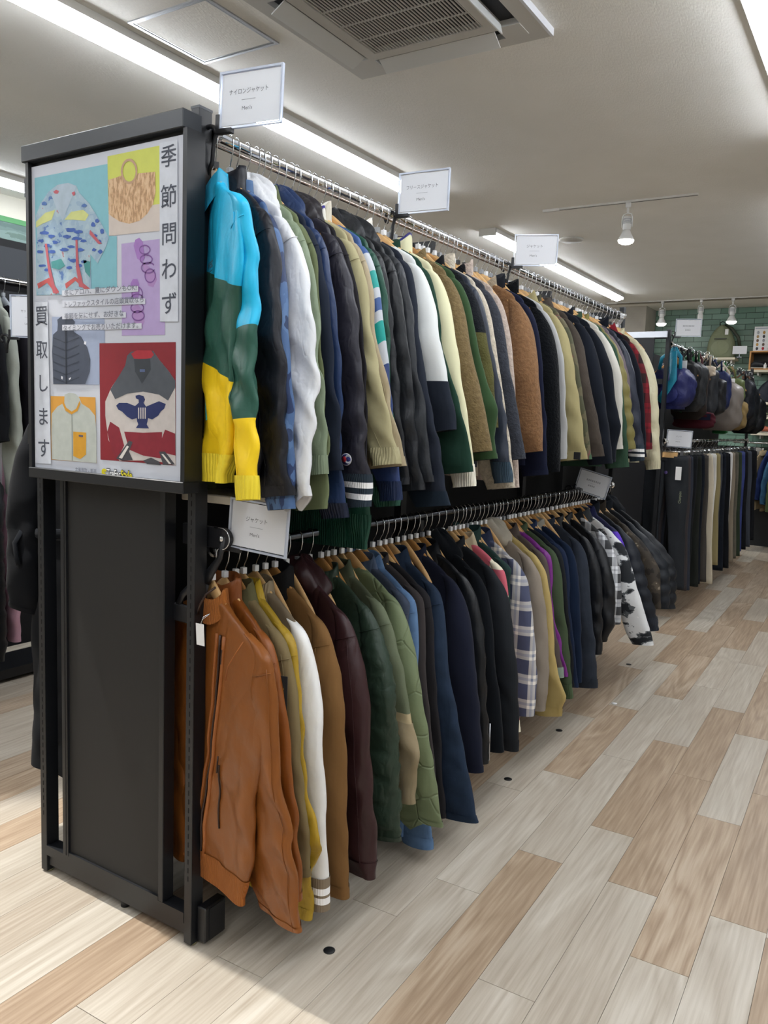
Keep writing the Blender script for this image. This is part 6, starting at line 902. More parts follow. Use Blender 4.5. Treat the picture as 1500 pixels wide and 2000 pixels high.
# ================================================================= GARMENTS ON THE NEAR RACK
def put_row(rows,rz_,group,tw0,hgroup,hlabel,hlabel2,seed0):
    hs=[]
    for i,(nm,ys,xm,zm,xc,yc,zc,fab,col,o,lab) in enumerate(rows):
        th=math.radians(10+tw0*math.exp(-max(0,ys+.1)/.16))
        yh=ys+.27*math.sin(th)
        c,s=math.cos(th),math.sin(th)
        def loc(x,y): return (x*c-(y-yh)*s, x*s+(y-yh)*c)
        mx,my=loc(xm,ys); cx,cy=loc(xc,min(yc,ys+.03))
        o['seams']=i<16; o.setdefault('sh',.236 if rz_<1.5 else .208)
        lod=1.25 if i<4 else (1.0 if i<14 else .75)
        t,SG,SZT,B=jacket(nm,(0,yh,rz_),-th,(mx,my,zm),(cx,cy,zc),fab,col,o,lab,'jacket',group,lod,seed0+i)
        hs.append((yh,th,lab)); 
        if o.get('wind'): detail_wind(t,B)
        if o.get('orange'): detail_orange(t,B,SG)
        if o.get('logo'): detail_logo(t,SG,SZT)
        if nm=='anorak': pass
    ys_=sorted(hs); k=0; allh=[]
    for j,(y,th,lb) in enumerate(ys_):
        allh.append((y,-th,hlabel2+' '.join(lb.split(',')[0].split()[:8])))
        if j+1<len(ys_):
            gap=ys_[j+1][0]-y; n=int(gap/.068)
            for q in range(n): 
                if gap/(n+1)>.03: allh.append((y+gap*(q+1)/(n+1),-th,None))
    for k,(y,a,lb) in enumerate(allh):
        hg=hang(HSEQ(k,rz_),0,y,rz_,a+(0 if lb else random.uniform(-.08,.08)),hgroup,lb or hlabel)
        if not lb: hg.scale=(.8,1,1)
def HSEQ(k,z):
    if z>1.5: return [2,1,1,0,4,1,0,5,0,0,3,0,1,4,0,3,2,5][k%18]
    return [0,0,3,0,0,0,3,0,4,0,3,3,0,0,0,3,1][k%17]
def onbody(B,x,z,dy=.003):
    Xs,Ys,Z,zz=B; d=(Xs-x)**2+(Z-z)**2+np.where(Ys<0,0,9.); k=np.unravel_index(np.argmin(d),d.shape); return Ys[k]-dy
def detail_wind(t,B):
    ink=mat('dark_print_ink','#1B2A35',.6)
    z=-.335; text('chest_lettering','wesc',.034,ink,t,(.122,onbody(B,.122,z,.010),z),wid=.062,bold=.0006)
    box('lettering_bar',(.092,onbody(B,.122,z,.0102),z-.0185),(.150,onbody(B,.122,z,.0095),z-.0172),ink,t)
    cy=fabric('nylon','#1EB2DE'); x=-.005
    tube('drawstring',[(.045,-.045,-.15),(.03,-.055,-.20),(.012,-.058,-.27),(-.004,-.06,-.33),(-.012,-.06,-.345)],.0022,cy,t,6)
    v,f=boxdata(-.003,-.002,-.05,.003,.001,.05)
    p=mesh('pocket_slit',v,f,mat('teal_zip','#2E9DA0',.5),t); p.location=(.062,onbody(B,.062,-.68,.002),-.66); p.rotation_euler=(0,math.radians(-16),0)
def detail_orange(t,B,SG):
    zipm=mat('dark_zip_teeth','#3A2A24',.35,.5); lm=fabric('leather','#B5682A')
    def path(fx,z0,z1,n=14,dy=.004):
        return [(fx(q),onbody(B,fx(q),z0+(z1-z0)*q,dy),z0+(z1-z0)*q) for q in np.linspace(0,1,n)]
    tube('front_zip',path(lambda q:.088-.078*q**1.1,-.21,-.86),.0035,zipm,t,6)
    tube('placket_fold',path(lambda q:.104-.078*q**1.1,-.21,-.84,dy=.001),.006,lm,t,8)
    tube('placket_fold',path(lambda q:.066-.078*q**1.1,-.21,-.84,dy=.001),.005,lm,t,8)
    tube('pocket_zip',path(lambda q:.112-.012*math.sin(q*2),-.55,-.73,dy=.003),.0028,zipm,t,6)
    tube('chest_zip',path(lambda q:.100-.004*q,-.245,-.285,dy=.004),.004,zipm,t,6)
    tube('zip_pull',[(.112,onbody(B,.112,-.53,.008),-.525),(.110,onbody(B,.11,-.56,.008),-.57)],.0022,zipm,t,6)
    tube('collar_zip',[(.020,-.052,-.165),(.040,-.055,-.135),(.062,-.050,-.105),(.076,-.030,-.085)],.003,zipm,t,6)
    tube('seam',[(.205,-.02,-.20),(.19,-.035,-.235),(.165,-.04,-.27),(.15,-.038,-.31)],.0016,lm,t,6)
    tg=empty('x',(0,0,0)); bpy.data.objects.remove(tg)
    v,f=boxdata(-.018,-.0006,-.028,.018,.0006,.028)
    p=mesh('price_tag',v,f,TAGM,t); p.location=(.072,-.070,-.205); p.rotation_euler=(0,math.radians(-5),.1)
    tube('tag_loop',[(.084,-.05,-.150),(.078,-.064,-.158),(.074,-.070,-.178),(.080,-.068,-.164),(.086,-.052,-.151)],.0012,CHR,t,5)
def detail_logo(t,SG,SZT):
    k=np.argmin(abs(SZT+.80)); p=SG[k]; f=p[p[:,1]<np.median(p[:,1])]; x=f[:,0].mean()+.012; y=f[:,1].min()-.003; z=-.80
    def disc(n,r,m,dy,sc=1):
        l=lathe(n,[(r,0),(r,.0012),(0,.0013)],m,t,18,loc=(x,y-dy,z)); l.rotation_euler=(math.pi/2,0,0); l.scale=(1.25,1,1)
    disc('emblem_edge',.0165,mat('emblem_white','#E6E6EA',.6),0)
    disc('emblem_blue',.0145,mat('emblem_blue','#24306E',.6),.0006)
    l=lathe('emblem_red',[(.008,0),(.008,.0012),(0,.0013)],mat('emblem_red','#B02030',.6),t,14,loc=(x-.006,y-.0012,z)); l.rotation_euler=(math.pi/2,0,0)
    text('emblem_letter','C',.030,mat('emblem_white','#E6E6EA',.6),t,(x+.006,y-.0022,z),wid=.022,bold=.001)
put_row(TOP,RAILZ,'jackets on the upper rail of the near rack',26,'hangers on the upper rail','spare wooden hanger squeezed between garments on the upper rail','wooden hanger of the ',100)
put_row(LOW,LOWZ,'jackets on the lower rail of the near rack',14,'hangers on the lower rail','spare wooden hanger squeezed between garments on the lower rail','lower rail wooden hanger of the ',200)
# ================================================================= LEFT SIDE OF THE NEAR RACK: LONG COATS
LZ=1.66
rail(-.65,LZ,.05,3.6,'dark rail on the left side of the near rack, holding long coats',DCHR)
def coat(nm,y,zc,zh,fab,col,o,label,group='dark coats behind the poster',rz=0.0,x=-.65,xo=.31,seed=0,cat='coat',zr=LZ):
    o=dict(o); o['hemz']=zh-zc-.035; o['both']=1
    t,SG,SZT,B=jacket(nm,(x,y,zr),rz,(xo-.02,0,-.45),(xo,.0,zc),fab,col,o,label,cat,group,1.0,seed)
    hang(1,x,y,zr,rz,'hangers on the coat rail','coat rail hanger of the '+' '.join(label.split(',')[0].split()[:9]))
    return t,B
t,B=coat('long_coat',.135,-.87,-1.40,'wool','#0B0E14',dict(collar='shirt',thick=.09,wide=1.0),'long black belted wool coat with a tied waist, left of the near post',seed=301,xo=.315)
bm=fabric('wool','#10141B')
tube('belt',[(x,onbody(B,x,-.59,.008),-.59+.02*math.sin(5*x)) for x in np.linspace(-.22,.20,14)],.016,bm,t,8,flat=.3)
tube('belt_end',[(-.20,-.06,-.60),(-.215,-.075,-.64),(-.205,-.075,-.69),(-.20,-.072,-.71)],.012,bm,t,8,flat=.35)
coat('short_jacket',.30,-.80,-.84,'wool','#0D1016',dict(collar='stand',thick=.08),'black short jacket behind the long belted coat',seed=302)
coat('quilted_coat',.42,-.75,-1.42,'down','#0D1016',dict(collar='high',thick=.09),'black quilted long coat seen between the near post and the perforated panel',seed=303)
for i in range(5): coat('long_coat',.60+i*.13,-.80,-1.25,'wool','#15181F',dict(collar='shirt',thick=.08),'%s black wool coat deeper on the left rail, behind the black quilted coat'%('first','second','third','fourth','last')[i],seed=304+i)
# ================================================================= RACK FAR LEFT
LX=-2.35
lr=empty('left_rack_frame',(LX,.2,0),'black rack frame holding chrome rail at the far left','rack frame')
box('upright_post',(-.02,2.3,0),(.02,2.34,2.2),BLK,lr); box('base_beam',(-.3,-.2,.02),(-.02,2.3,.07),BLK,lr); box('upright_post',(-.02,-.6,0),(.02,-.56,2.2),BLK,lr)
box('back_board',(-.32,-.6,.1),(-.30,2.3,2.35),mat('dark_board','#1A1B1E',.7),lr)
box('header_board',(-.32,-.6,2.12),(-.25,2.3,2.30),mat('slate_board','#3A3E44',.6),lr)
rail(LX,2.085,-.35,2.5,'chrome rail of the far left rack, with few hangers')
def lhang(y,xo,zm,zc,fab,col,o,label,cat,nm,seed,zr=2.085):
    t,SG,SZT,B=jacket(nm,(LX,y,zr),-.1,(xo-.02,0,zm),(xo,.0,zc),fab,col,o,label,cat,'clothes on the far left rack',.8,seed)
    h=copytree(HG,(LX,y,zr),-.1); tag(h,'slim grey hanger of the '+' '.join(label.split(',')[0].split()[:9]),'hanger','hangers on the far left rail')
    return t,B
HG=make_hanger(mat('grey_hanger','#9AA0A8',.35),GRP,name='grey_hanger')
lhang(.79,.31,-.4,-.54,'fleecesmooth','#DCCFB4',dict(cuff='band',cuffc='#8A5A2E',collar='none',thick=.07),'cream garment with a brown leather edge, cut by the left edge','jacket','trimmed_jacket',401)
lhang(.85,.31,-.45,-.80,'cotton','#101218',dict(collar='none',thick=.05),'black top beside the cream garment at the left edge','top','black_blouse',402)
lhang(.70,.30,-.4,-.36,'nylon','#B792C0',dict(collar='stand',thick=.03),'lilac satin top on the far left rack','top','satin_blouse',403)
lhang(.92,.31,-.5,-1.05,'cotton','#A8ADA2',dict(collar='shirt',thick=.06),'pale grey green shirt dress behind the left card sign','dress','shirt_dress',404)
lhang(.99,.31,-.45,-.85,'cotton','#14101A',dict(collar='none',thick=.06),'black top with pink print beside the poster frame','top','printed_blouse',405)
lhang(1.07,.30,-.45,-.85,'cotton','#1B1B22',dict(collar='none',thick=.07),'plain black top behind the pink printed one','top','plain_blouse',406)
t=sign(-2.02,.81,1.775,.45,0,'セットアップ',"Ladies",'white card sign hanging on the far left rack, half hidden by the poster',W=.20,H=.195,stem=.0)
tag(box('white_shelf_rail',(LX-.28,.0,1.44),(LX+.3,.02,1.46),WHM),'white shelf edge low on the far left rack','shelf')
tag(box('white_box',(LX-.2,.86,1.02),(LX+.15,.98,1.30),mat('pale_box','#C8C8CC',.6)),'pale box low behind the black garment at the left edge','box')
rail(LX,1.40,-.35,2.5,'lower rail of the far left rack, hidden behind black coats',DCHR)
lhang(.80,.335,-.4,-1.17,'down','#13161C',dict(collar='stand',thick=.12),'black padded coat cut by the left edge','coat','padded_coat',407,zr=1.40)
lhang(.90,.31,-.4,-1.10,'cotton','#D8A8BC',dict(collar='none',thick=.05),'pale pink garment low between the black coats','dress','pink_dress',408,zr=1.40)
# ================================================================= SECOND RACK: BAGS AND TROUSERS
Y2=4.83
e2=endframe(Y2,'black end frame of the second rack, below the bag sign',slots=False,panel=False)
box('silver_header',(-.63,-.02,2.145),(-.016,-.0,2.19),mat('silver_header','#C5CBD6',.25,.3),e2)
box('dark_panel',(-.62,-.012,.1),(-.11,.006,2.145),BLKPL,e2)
box('short_arm',(-.11,.0,1.80),(-.03,.012,1.84),BLKPL,e2)
endframe(8.9,'black end frame at the far end of the second rack',slots=False,panel=False)
tag(box('added_dividing_board',(-.335,Y2+.06,.10),(-.32,8.9,2.10),mat('matt_black_board','#0C0D0F',.8)),'added black panel down the middle of the second rack','panel')  # added unseen board, as in the middle of the near rack
rail(0,2.10,Y2+.05,8.9,'chrome upper rail of the second rack, holding bags')
rail(0,1.375,Y2+.05,8.9,'chrome lower rail of the second rack, holding trousers')
# --- trousers
def trousers(y,col,fab,label,zb,wt=.19,tagged=False,xo=.20,i=0,logo=False,thick=.05):
    t=empty('trousers',(0,y,1.375),label,'trousers','trousers on the second rack',rz=-.12)
    L=1.375-zb; R=np.random.RandomState(900+i); q=R.uniform(0,6,6)
    z=np.linspace(-.115,-L,34); m=28; a=np.linspace(0,2*np.pi,m,endpoint=False)
    for s in (-1,1):
        w_=interp([(-.115,.185),(-.35,.18),(-L*.6,.13),(-L,.115)],z)/2
        off=interp([(-.115,.088),(-.35,.095),(-L,.115)],z)*s + (xo-.2)*np.clip(-z/L,0,1)
        X=off[:,None]+se(np.cos(a),.8)[None,:]*w_[:,None]; 
        Y=se(np.sin(a),.8)[None,:]*interp([(-.115,.012),(-.4,thick*.5),(-L,thick*.5)],z)[:,None]+.004*np.sin(17*z[:,None]+30*X+q[0])+.003*np.sin(60*X+q[1])
        if s>0: Y-=.012
        grid('trouser_leg',np.stack([X,Y,np.repeat(z[:,None],m,1)],-1),fabric(fab,col),t,cap0=True,cap1=True)
    G=np.array([[(.178*np.cos(k)*g,.020*np.sin(k),zz_) for k in a] for zz_,g in((-.15,1),(-.108,.97),(-.106,.94))]); grid('waistband',G,fabric(fab,col,'w'),t,cap1=True)
    if tagged:
        v,f=boxdata(-.022,-.001,-.05,.022,.001,.05); p=mesh('price_tag',v,f,TAGM,t); p.location=(.13,-.045,-.24); p.rotation_euler=(0,random.uniform(-.25,.1),0)
    if logo:
        l=lathe('round_patch',[(.014,0),(.014,.001),(0,.0012)],mat('purple_patch','#5A4A86',.6),t,12,loc=(.03,-.034,-.24)); l.rotation_euler=(math.pi/2,0,0)
        text('leg_lettering','Champion',.030,mat('leg_ink','#8E967C',.7),t,(.155,-.046,-.42),rot=(math.pi/2,math.pi/2*-1,0),wid=.09)
    h=copytree(CH,(0,y,1.375),-.12); tag(h,'clip hanger of the '+' '.join(label.replace(',','').split()[:11]),'hanger','clip hangers on the trouser rail')
def make_clip_hanger():
    t=empty('clip_hanger',(0,0,-5))
    tube('hook',[(0,0,-.075),(0,0,-.045),(.014,0,-.03),(.02,0,-.012),(.018,0,.004),(.006,0,.016),(-.008,0,.015),(-.017,0,.005)],.0018,CHR,t,6)
    tube('bar',[(-.16,0,-.078),(.16,0,-.078)],.0035,CHR,t,6)
    for s in (-1,1):
        v,f=boxdata(-.012,-.008,-.13,.012,.008,-.07); p=mesh('clip',v,f,STEEL,t); p.location=(s*.13,0,0)
    return t
CH=make_clip_hanger()
TR=[(4.95,'#33373D','cotton','dark grey sweatpants with a round patch and small leg lettering, first of the trousers',.19,1,.20),
(5.03,'#4A4446','cotton','brown grey trousers right behind the dark grey sweatpants',.17,0,.205),
(5.11,'#3C4250','cotton','blue grey trousers, third in the trouser row',.16,0,.21),
(5.30,'#22252A','cotton','black trousers with a tag loop',.14,0,.17),
(5.42,'#2C302C','cotton','dark olive wide trousers with a white tag',.14,1,.215),
(5.56,'#1C222E','cotton','ink navy trousers beside the dark olive pair',.14,0,.20),
(5.70,'#55504C','cotton','taupe trousers in front of the cream pair',.14,0,.225),
(5.88,'#D8CDB6','cotton','cream trousers reaching lowest in the row',.10,0,.245),
(6.08,'#E4E2DC','cotton','white trousers behind the cream pair',.18,0,.19),
(6.24,'#A5976A','cotton','khaki yellow trousers behind the cream pair',.21,0,.215),
(6.36,'#55585E','cotton','mid grey trousers with slim leg',.24,0,.19),
(6.52,'#1E2430','denim','dark navy jeans with a white tag',.12,1,.215),
(6.72,'#181A20','cotton','black trousers, wide, just before the sand coloured pair',.12,0,.235),
(6.88,'#E0DFDC','cotton','white slim trousers seen as a thin edge before the sand pair',.2,0,.19),
(7.00,'#9E917E','cotton','sand coloured chinos in the middle far part of the row',.13,1,.225),
(7.20,'#7A7568','corduroy','grey taupe corduroy trousers beside the sand chinos',.15,0,.22),
(7.40,'#3C4A38','cotton','forest green trousers near the far end of the row',.15,0,.225),
(7.62,'#3A4A92','nylon','bright blue track trousers near the far end',.17,0,.20),
(7.80,'#17191F','cotton','black trousers after the bright blue ones',.17,0,.22),
(8.05,'#4E535E','cotton','slate grey trousers, second to last in the row',.17,0,.225),
(8.45,'#1A1C22','cotton','black trousers, last of the row',.2,0,.205)]
for i,(y,c,fb,lb,zb,tg_,xo) in enumerate(TR): trousers(y,c,fb,lb,zb+.06,tagged=bool(tg_),xo=xo+.055,i=i,logo=(i==0))
t=empty('wooden_clamp_hanger',(0,4.93,1.375),'wooden clamp hanger on the dark grey sweatpants','hanger'); box('clamp_bar',(-.20,-.012,-.125),(.10,.012,-.085),WOOD,t); tube('hook',[(-.02,0,-.085),(-.02,0,-.04),(.0,0,-.02),(.017,0,0),(.0,0,.017),(-.017,0,.002)],.002,CHR,t,6)
# --- bags
def bag(nm,y,x0,x1,ztop,zbot,col,fab,label,depth=.16,rnd=.6,strap=None,strapw=.02,flap=None,tagged=False,handle=None,z0=2.10,taper=1.0,i=0,pocket=None):
    cx=(x0+x1)/2; t=empty(nm,(cx,y,z0),label,'bag','bags on the second rack',rz=-.25)
    W=(x1-x0)/2; zt=ztop-z0; zb=zbot-z0; H_=zt-zb
    u=np.linspace(0,1,22); m=30; a=np.linspace(0,2*np.pi,m,endpoint=False); R=np.random.RandomState(50+i); q=R.uniform(0,6,4)
    prof=(np.clip(1-np.abs(2*u-1)**(3.6/rnd),0,1))**.5; prof[0]=.55*taper; prof[-1]=.6; prof[1]=max(prof[1],.7)
    wt=W*prof*(taper+(1-taper)*(u)); dd=depth/2*prof
    G=[]
    for k,uu in enumerate(u):
        X=se(np.cos(a),.55)*wt[k]; Y=se(np.sin(a),.6)*dd[k]; r_=1+.03*np.sin(9*uu+3*a+q[0])+.02*np.sin(22*uu-5*a+q[1])
        G.append(np.stack([X*r_,Y*r_,np.full(m,zt-H_*uu)],-1))
    fm=fabric(fab,col); grid('bag_body',np.array(G),fm,t,cap0=True,cap1=True)
    sm=fabric('nylon',strap or col,'s')
    for s in (-1,1):
        tube('strap',[(s*W*.5,-depth*.3,zt-.01),(s*W*.45,-depth*.25,zt+.08),(s*W*.25,-.03,-.06),(0,0,-.01),(0,.005,.0)],strapw*.5,sm,t,8,flat=.35)
    if strap:
        tube('shoulder_strap',[(W*.2,-depth*.45,-.05),(W*.35,-depth*.55,zt*.7+zb*.3),(W*.1,-depth*.6,zt*.45+zb*.55),(-W*.3,-depth*.5,zb+.06)],strapw,sm,t,8,flat=.3)
    if flap: 
        G=np.array([[(W*.9*x_,-depth*.5*(1-.3*abs(x_))-.006-.004*k,zt-.02-H_*.35*k) for x_ in np.linspace(-1,1,9)] for k in (0,.5,1)]); grid('flap',G,fabric(fab,flap,'f'),t,close=False)
    if handle:
        box('handle_wrap',(-W*.5,-depth*.5-.01,zt-.03),(W*.5,-depth*.5+.02,zt),fabric('leather',handle),t)
    if pocket: 
        G=np.array([[(W*.6*math.cos(k)*g,-depth*.5-.012*(1-g)-.002,zb+H_*.35+H_*.22*math.sin(k)*g) for k in np.linspace(0,2*np.pi,16,endpoint=False)] for g in (1,.8,.3)]); grid('pocket',G,fabric(fab,pocket,'p'),t,cap1=True)
    if tagged:
        v,f=boxdata(-.024,-.001,-.04,.024,.001,.04); p=mesh('price_tag',v,f,TAGM,t); p.location=(W*.5,-depth*.6-.02,zt-.05)
    a_=np.linspace(0,1.5*np.pi,8); tube('hanging_hook',[(0,0,-.02)]+[(math.cos(k-.4)*.018,0,math.sin(k-.4)*.018) for k in a_],.0025,CHR,t,6)
BG=[('backpack',5.02,-.17,.19,1.87,1.57,'#2A3070','nylon','round navy backpack with turquoise straps, first bag on the rail',dict(depth=.2,strap='#1C9CBE',strapw=.03,rnd=1.0,pocket='#30387E')),
('backpack',5.14,-.15,.20,1.98,1.62,'#17191E','nylon','black backpack with a white tag, behind the turquoise straps',dict(depth=.12,strap='#1B1D22',tagged=True)),
('backpack',5.30,-.10,.22,1.98,1.56,'#33363B','nylon','charcoal backpack, third bag on the rail',dict(depth=.14,strap='#1E2024')),
('tote_bag',5.48,-.12,.20,1.94,1.50,'#3A302C','cotton','dark brown bag with a green strap',dict(depth=.1,strap='#2E6B42',rnd=.4)),
('tote_bag',5.62,-.12,.25,1.56,1.43,'#5A1C2A','cotton','wine red and navy pouch hanging low behind the green strap',dict(depth=.09,rnd=.4,flap='#242A44')),
('backpack',5.78,-.10,.22,1.95,1.52,'#34373D','nylon','slate backpack beneath a cream hood',dict(depth=.14)),
('cream_hood_bag',5.72,.02,.20,2.01,1.86,'#D6C8B4','cotton','cream drawstring pouch draped over the slate backpack',dict(depth=.06,rnd=.5,taper=1)),
('leather_bag',6.05,-.08,.24,1.86,1.55,'#212328','leather','black leather bag with a tan handle wrap',dict(depth=.12,handle='#B47A44',rnd=.35)),
('backpack',6.28,-.10,.24,1.97,1.58,'#1F2C5E','nylon','royal blue slim bag between black leather and taupe bags',dict(depth=.1,rnd=.5)),
('shoulder_bag',6.62,-.14,.29,1.86,1.42,'#8E847C','leather','large taupe grey shoulder bag, biggest on the rail',dict(depth=.2,strap='#C9BCA8',rnd=.9)),
('tote_bag',7.02,-.10,.24,1.92,1.66,'#6C7A48','nylon','olive green bag with a white tag',dict(depth=.12,tagged=True,rnd=.4)),
('tote_bag',7.15,-.12,.26,1.72,1.43,'#9C8252','cotton','tan canvas tote below the olive green bag',dict(depth=.14,rnd=.5)),
('backpack',7.50,-.10,.27,1.95,1.52,'#1A1D26','nylon','black backpack, next after the tan canvas tote',dict(depth=.16)),
('backpack',7.85,-.12,.26,1.90,1.42,'#16181E','nylon','black backpack with a brown edge, second to last bag',dict(depth=.16,strap='#6A4A34')),
('backpack',8.25,-.12,.28,1.80,1.40,'#14161B','nylon','black rucksack, last bag on the rail',dict(depth=.2)),
('green_pouch',6.72,.0,.16,1.44,1.39,'#1F7A3C','nylon','small bright green pouch under the taupe bag',dict(depth=.05,rnd=.4))]
for i,(nm,y,x0,x1,zt,zb,c,fb,lb,kw) in enumerate(BG):
    kw['rnd']=min(kw.get('rnd',.5),.55 if i else .9); bag(nm,y,x0,x1-.02,min(zt+.06,2.0),zb+.05,c,fb,lb,i=i,**kw)
for k in range(22): 
    h=copytree(HW[5],(0,5.08+k*.155,2.10),random.uniform(-.3,.1)) if k%3==0 else None
    if h: tag(h,'hanger tucked between the bags on the second rack','hanger','hangers between the bags')
# ================================================================= BACK WALL SHELVES AND THEIR CONTENT
SHM=mat('pale_shelf_board','#D5CDB8',.5)
def shelf(x0,x1,z,label):
    t=empty('wall_shelf',((x0+x1)/2,9.95,z),label,'shelf','shelves on the green tiled wall'); W=(x1-x0)/2
    box('board',(-W,-.15,-.03),(W,.143,0),SHM,t,bev=.003)
    for s in (-.8,.8): box('bracket',(W*s-.008,-.10,-.07),(W*s+.008,.143,-.031),WHM,t)
shelf(-.86,-.36,2.415,'pale wall shelf under the green backpack'); shelf(-.20,1.0,2.258,'pale wall shelf under the wooden cube')
shelf(-.136,1.0,1.852,'pale wall shelf under the navy bag'); shelf(-.133,1.0,1.670,'pale wall shelf under the striped shoes'); shelf(-.098,1.0,1.463,'lowest pale wall shelf with small shoes')
bp=empty('green_backpack',(-.56,9.93,2.416),'sage green backpack standing on the highest wall shelf','bag')
SG_=fabric('nylon','#8E9674'); u=np.linspace(0,1,18); a=np.linspace(0,2*np.pi,30,endpoint=False)
wv=smooth([(0,.17),(.15,.175),(.45,.165),(.7,.13),(.9,.075),(1,.02)],u)
grid('backpack_body',np.array([np.stack([se(np.cos(a),.7)*w_,se(np.sin(a),.8)*.085*(1-.4*k),np.full(30,.002+.42*k)],-1) for w_,k in zip(wv,u)]),SG_,bp,cap0=True,cap1=True)
G=np.array([[(.11*g*math.cos(k)*(1 if True else 0),-.088-.02*(1-g),.13+.095*g*math.sin(k)) for k in np.linspace(0,2*np.pi,20,endpoint=False)] for g in (1,.85,.4)]); grid('front_pocket',G,fabric('nylon','#969E7C'),bp,cap1=True)
box('pocket_zip',(-.075,-.096,.236),(.075,-.085,.246),mat('zip_dark','#3A3C34',.5),bp); box('price_tag',(.05,-.10,.29),(.09,-.097,.36),TAGM,bp)
tube('top_loop',[(-.03,-.02,.41),(-.03,-.03,.45),(0,-.03,.465),(.03,-.03,.45),(.03,-.02,.41)],.006,BLKPL,bp,6)
tube('shoulder_strap',[(.03,.0,.42),(.11,-.01,.38),(.20,-.01,.26),(.23,.0,.13)],.02,fabric('nylon','#4A5040'),bp,8,flat=.4)
cs=empty('card_stand',(-.32,9.86,2.416),'small white card on a stand beside the green backpack','sign'); box('card',(-.085,-.004,.045),(.085,.0,.145),PAPER,cs); tube('stem',[(0,0,.0),(0,0,.05)],.006,ACR,cs,8); box('stand_foot',(-.03,-.02,0),(.03,.02,.006),ACR,cs)
cb=empty('wooden_cube',(.08,9.92,2.258),'open wooden display cube holding dark shoes','display box')
for a_,b_ in (((-.27,-.12,0),(-.252,.13,.235)),((.252,-.12,0),(.27,.13,.235)),((-.252,-.12,.217),(.252,.13,.235)),((-.252,-.12,0),(.252,.13,.015)),((-.252,.12,.015),(.252,.13,.217))): box('cube_board',a_,b_,WOOD2 if a_[1]<0.1 else mat('cube_back','#3A3A38',.7),cb)
cat=empty('catalogue_poster',(.09,9.90,2.495),'white product chart with rows of small coloured pictures, on top of the wooden cube','poster')
box('sheet',(-.26,0,0),(.26,.006,.31),mat('chart_white','#E6E8EA',.5),cat); box('top_band',(-.25,-.001,.28),(.25,.0,.295),mat('chart_blue_grey','#AEB6C2',.5),cat)
cols=['#4A4A50','#C03040','#B8BCC4','#D8A860','#6A5A50','#3A3A40','#8A6A5A','#A8A8B0','#5A7AB8','#C8A878']
for r_ in range(5):
    for c_ in range(7): 
        l=lathe('pictogram',[(.019,0),(.019,.001),(0,.0012)],mat('chart_%d'%((r_*3+c_)%10),cols[(r_*3+c_)%10],.6),cat,8,loc=(-.215+c_*.07,-.0005,.035+r_*.05)); l.rotation_euler=(math.pi/2,0,0); l.scale=(.8,1.1,1)
def shoe(x,y,z,col,label,rz=0,sc=1,sole='#C8C4BC'):
    t=empty('shoe',(x,y,z),label,'shoe','shoes on the wall shelves',rz=rz)
    u=np.linspace(0,1,12); a=np.linspace(0,2*np.pi,16,endpoint=False)
    w_=interp([(0,.02),(.12,.035),(.5,.034),(.8,.042),(1,.012)],u); h_=interp([(0,.05),(.15,.085),(.4,.075),(.7,.045),(1,.02)],u)
    grid('upper',np.array([np.stack([np.full(16,(-.13+.26*k)*sc),np.cos(a)*ww*sc,(.018+hh*.5+np.sin(a)*hh*.5)*sc],-1) for k,ww,hh in zip(u,w_,h_)]),fabric('leather',col),t,cap0=True,cap1=True)
    grid('sole',np.array([np.stack([np.full(16,(-.135+.27*k)*sc),np.cos(a)*ww*1.08*sc,(.010+np.sin(a)*.0095)*sc],-1) for k,ww in zip(u,w_)]),fabric('leather',sole),t,cap0=True,cap1=True)
shoe(-.04,9.86,2.273,'#33363C','dark sneaker lying at the left inside the wooden cube',.3); shoe(.06,9.93,2.273,'#25272C','black shoe deeper inside the wooden cube',-.2)
tag(lathe('white_bottle',[(.016,0),(.018,.01),(.018,.06),(.008,.07),(.008,.085),(0,.086)],WHP,loc=(.0,9.82,2.2585)),'small white figure-like bottle on the shelf in front of the cube','bottle')
shoe(-.02,9.88,1.672,'#7E8A6A','green and cream striped shoe on the middle wall shelf',.15); shoe(.10,9.90,1.672,'#3A3D38','dark shoe to the right of the striped shoe',-.1)
shoe(-.02,9.88,1.464,'#A39A88','beige shoe on the lowest wall shelf',.2); shoe(.08,9.86,1.464,'#C0664A','orange red shoe on the lowest wall shelf',.0,1); shoe(.08,9.93,1.464,'#4A3A30','brown shoe behind the orange red one',.0,1)
nb=empty('navy_wall_bag',(.10,9.93,1.853),'dark navy rounded bag on the wall shelf at the right edge','bag')
a=np.linspace(0,2*np.pi,30,endpoint=False); u=np.linspace(0,1,12)
grid('bag_body',np.array([np.stack([se(np.cos(a),.8)*w_,se(np.sin(a),.8)*.09,np.full(30,.001+.30*k)],-1) for w_,k in zip(smooth([(0,.18),(.3,.20),(.7,.14),(1,.04)],u),u)]),fabric('nylon','#262C3C'),nb,cap0=True,cap1=True)
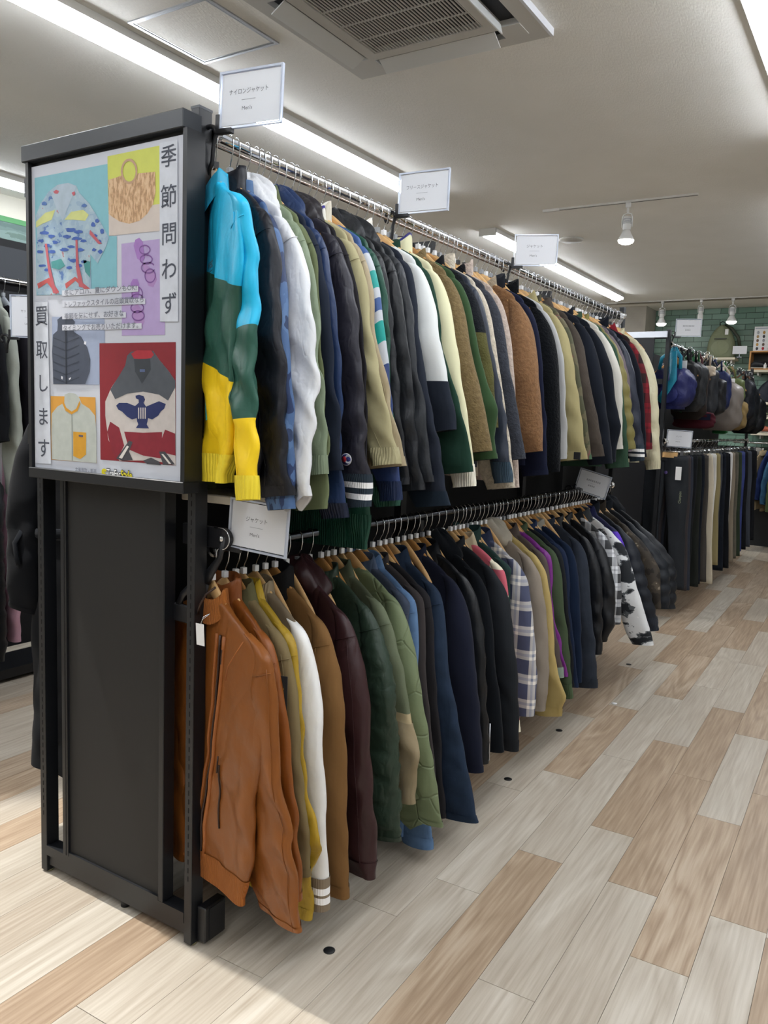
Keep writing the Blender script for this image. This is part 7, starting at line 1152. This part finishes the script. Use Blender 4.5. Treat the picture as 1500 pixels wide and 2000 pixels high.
tube('handle',[(-.04,0,.28),(-.04,0,.33),(.04,0,.33),(.04,0,.28)],.007,BLKPL,nb,6)
tag(box('low_wall_cabinet',(-1.3,9.98,0),(1.2,10.09,1.20),mat('black_board2','#15171A',.7)),'low black board behind the far trousers','panel')
# --- short rail across the back, with shirts seen edge-on
br=empty('back_cross_rail',(-.26,9.60,1.34),'chrome rail running across below the wall shelves','clothes rail'); tube('rail_tube',[(0,0,0),(1.6,0,0)],.0125,CHR,br,12); box('rail_arm',(.3,.0,-.012),(.32,.4,.012),BLKPL,br); box('rail_arm',(1.4,.0,-.012),(1.42,.4,.012),BLKPL,br)
for k,(x,c,fb,lb,zc) in enumerate(((-.16,'#8E7C64','cotton','tan brown shirt, first on the cross rail at the back',-.75),(-.07,'#17181D','cotton','black shirt on the back cross rail',-.8),(.02,'#8C8A84','cotton','grey hooded top on the back cross rail',-.55),(.09,'#A08F70','cotton','beige blouson with a rounded sleeve on the back cross rail',-.86),(.17,'#1E3268','cotton','navy top on the back cross rail, right of the beige blouson',-.7),(.24,'#3C6A8C','denim','mid blue denim shirt at the right edge on the back cross rail',-.75),(.31,'#5E6E46','cotton','olive green top at the right edge on the back cross rail',-.84))):
    jacket('hanging_shirt',(x,9.60,1.34),-math.pi/2-.25,(.27,0,-.4),(.28,0,zc),fb,c,dict(collar='hood' if k==2 else 'shirt',thick=.07),lb,'shirt','shirts on the back cross rail',.6,500+k)
    h=copytree(HW[0],(x,9.60,1.34),-math.pi/2-.25); tag(h,'back rail hanger of the '+lb.split(',')[0].split(' on the')[0],'hanger','hangers on the back cross rail')
# prototypes are real hangers too: park the unused ones on the lower end of the rails
for k,p in enumerate(HW):
    p.location=(0,3.50+.012*k,RAILZ); p.rotation_euler=(0,0,-.17); tag(p,'spare wooden hanger squeezed between garments on the upper rail','hanger','hangers on the upper rail')
CH.location=(0,8.62,1.375); tag(CH,'clip hanger holding trousers on the second rack','hanger','clip hangers on the trouser rail')
HG.location=(LX,1.45,2.085); tag(HG,'slim grey hanger on the far left chrome rail','hanger','hangers on the far left rail')
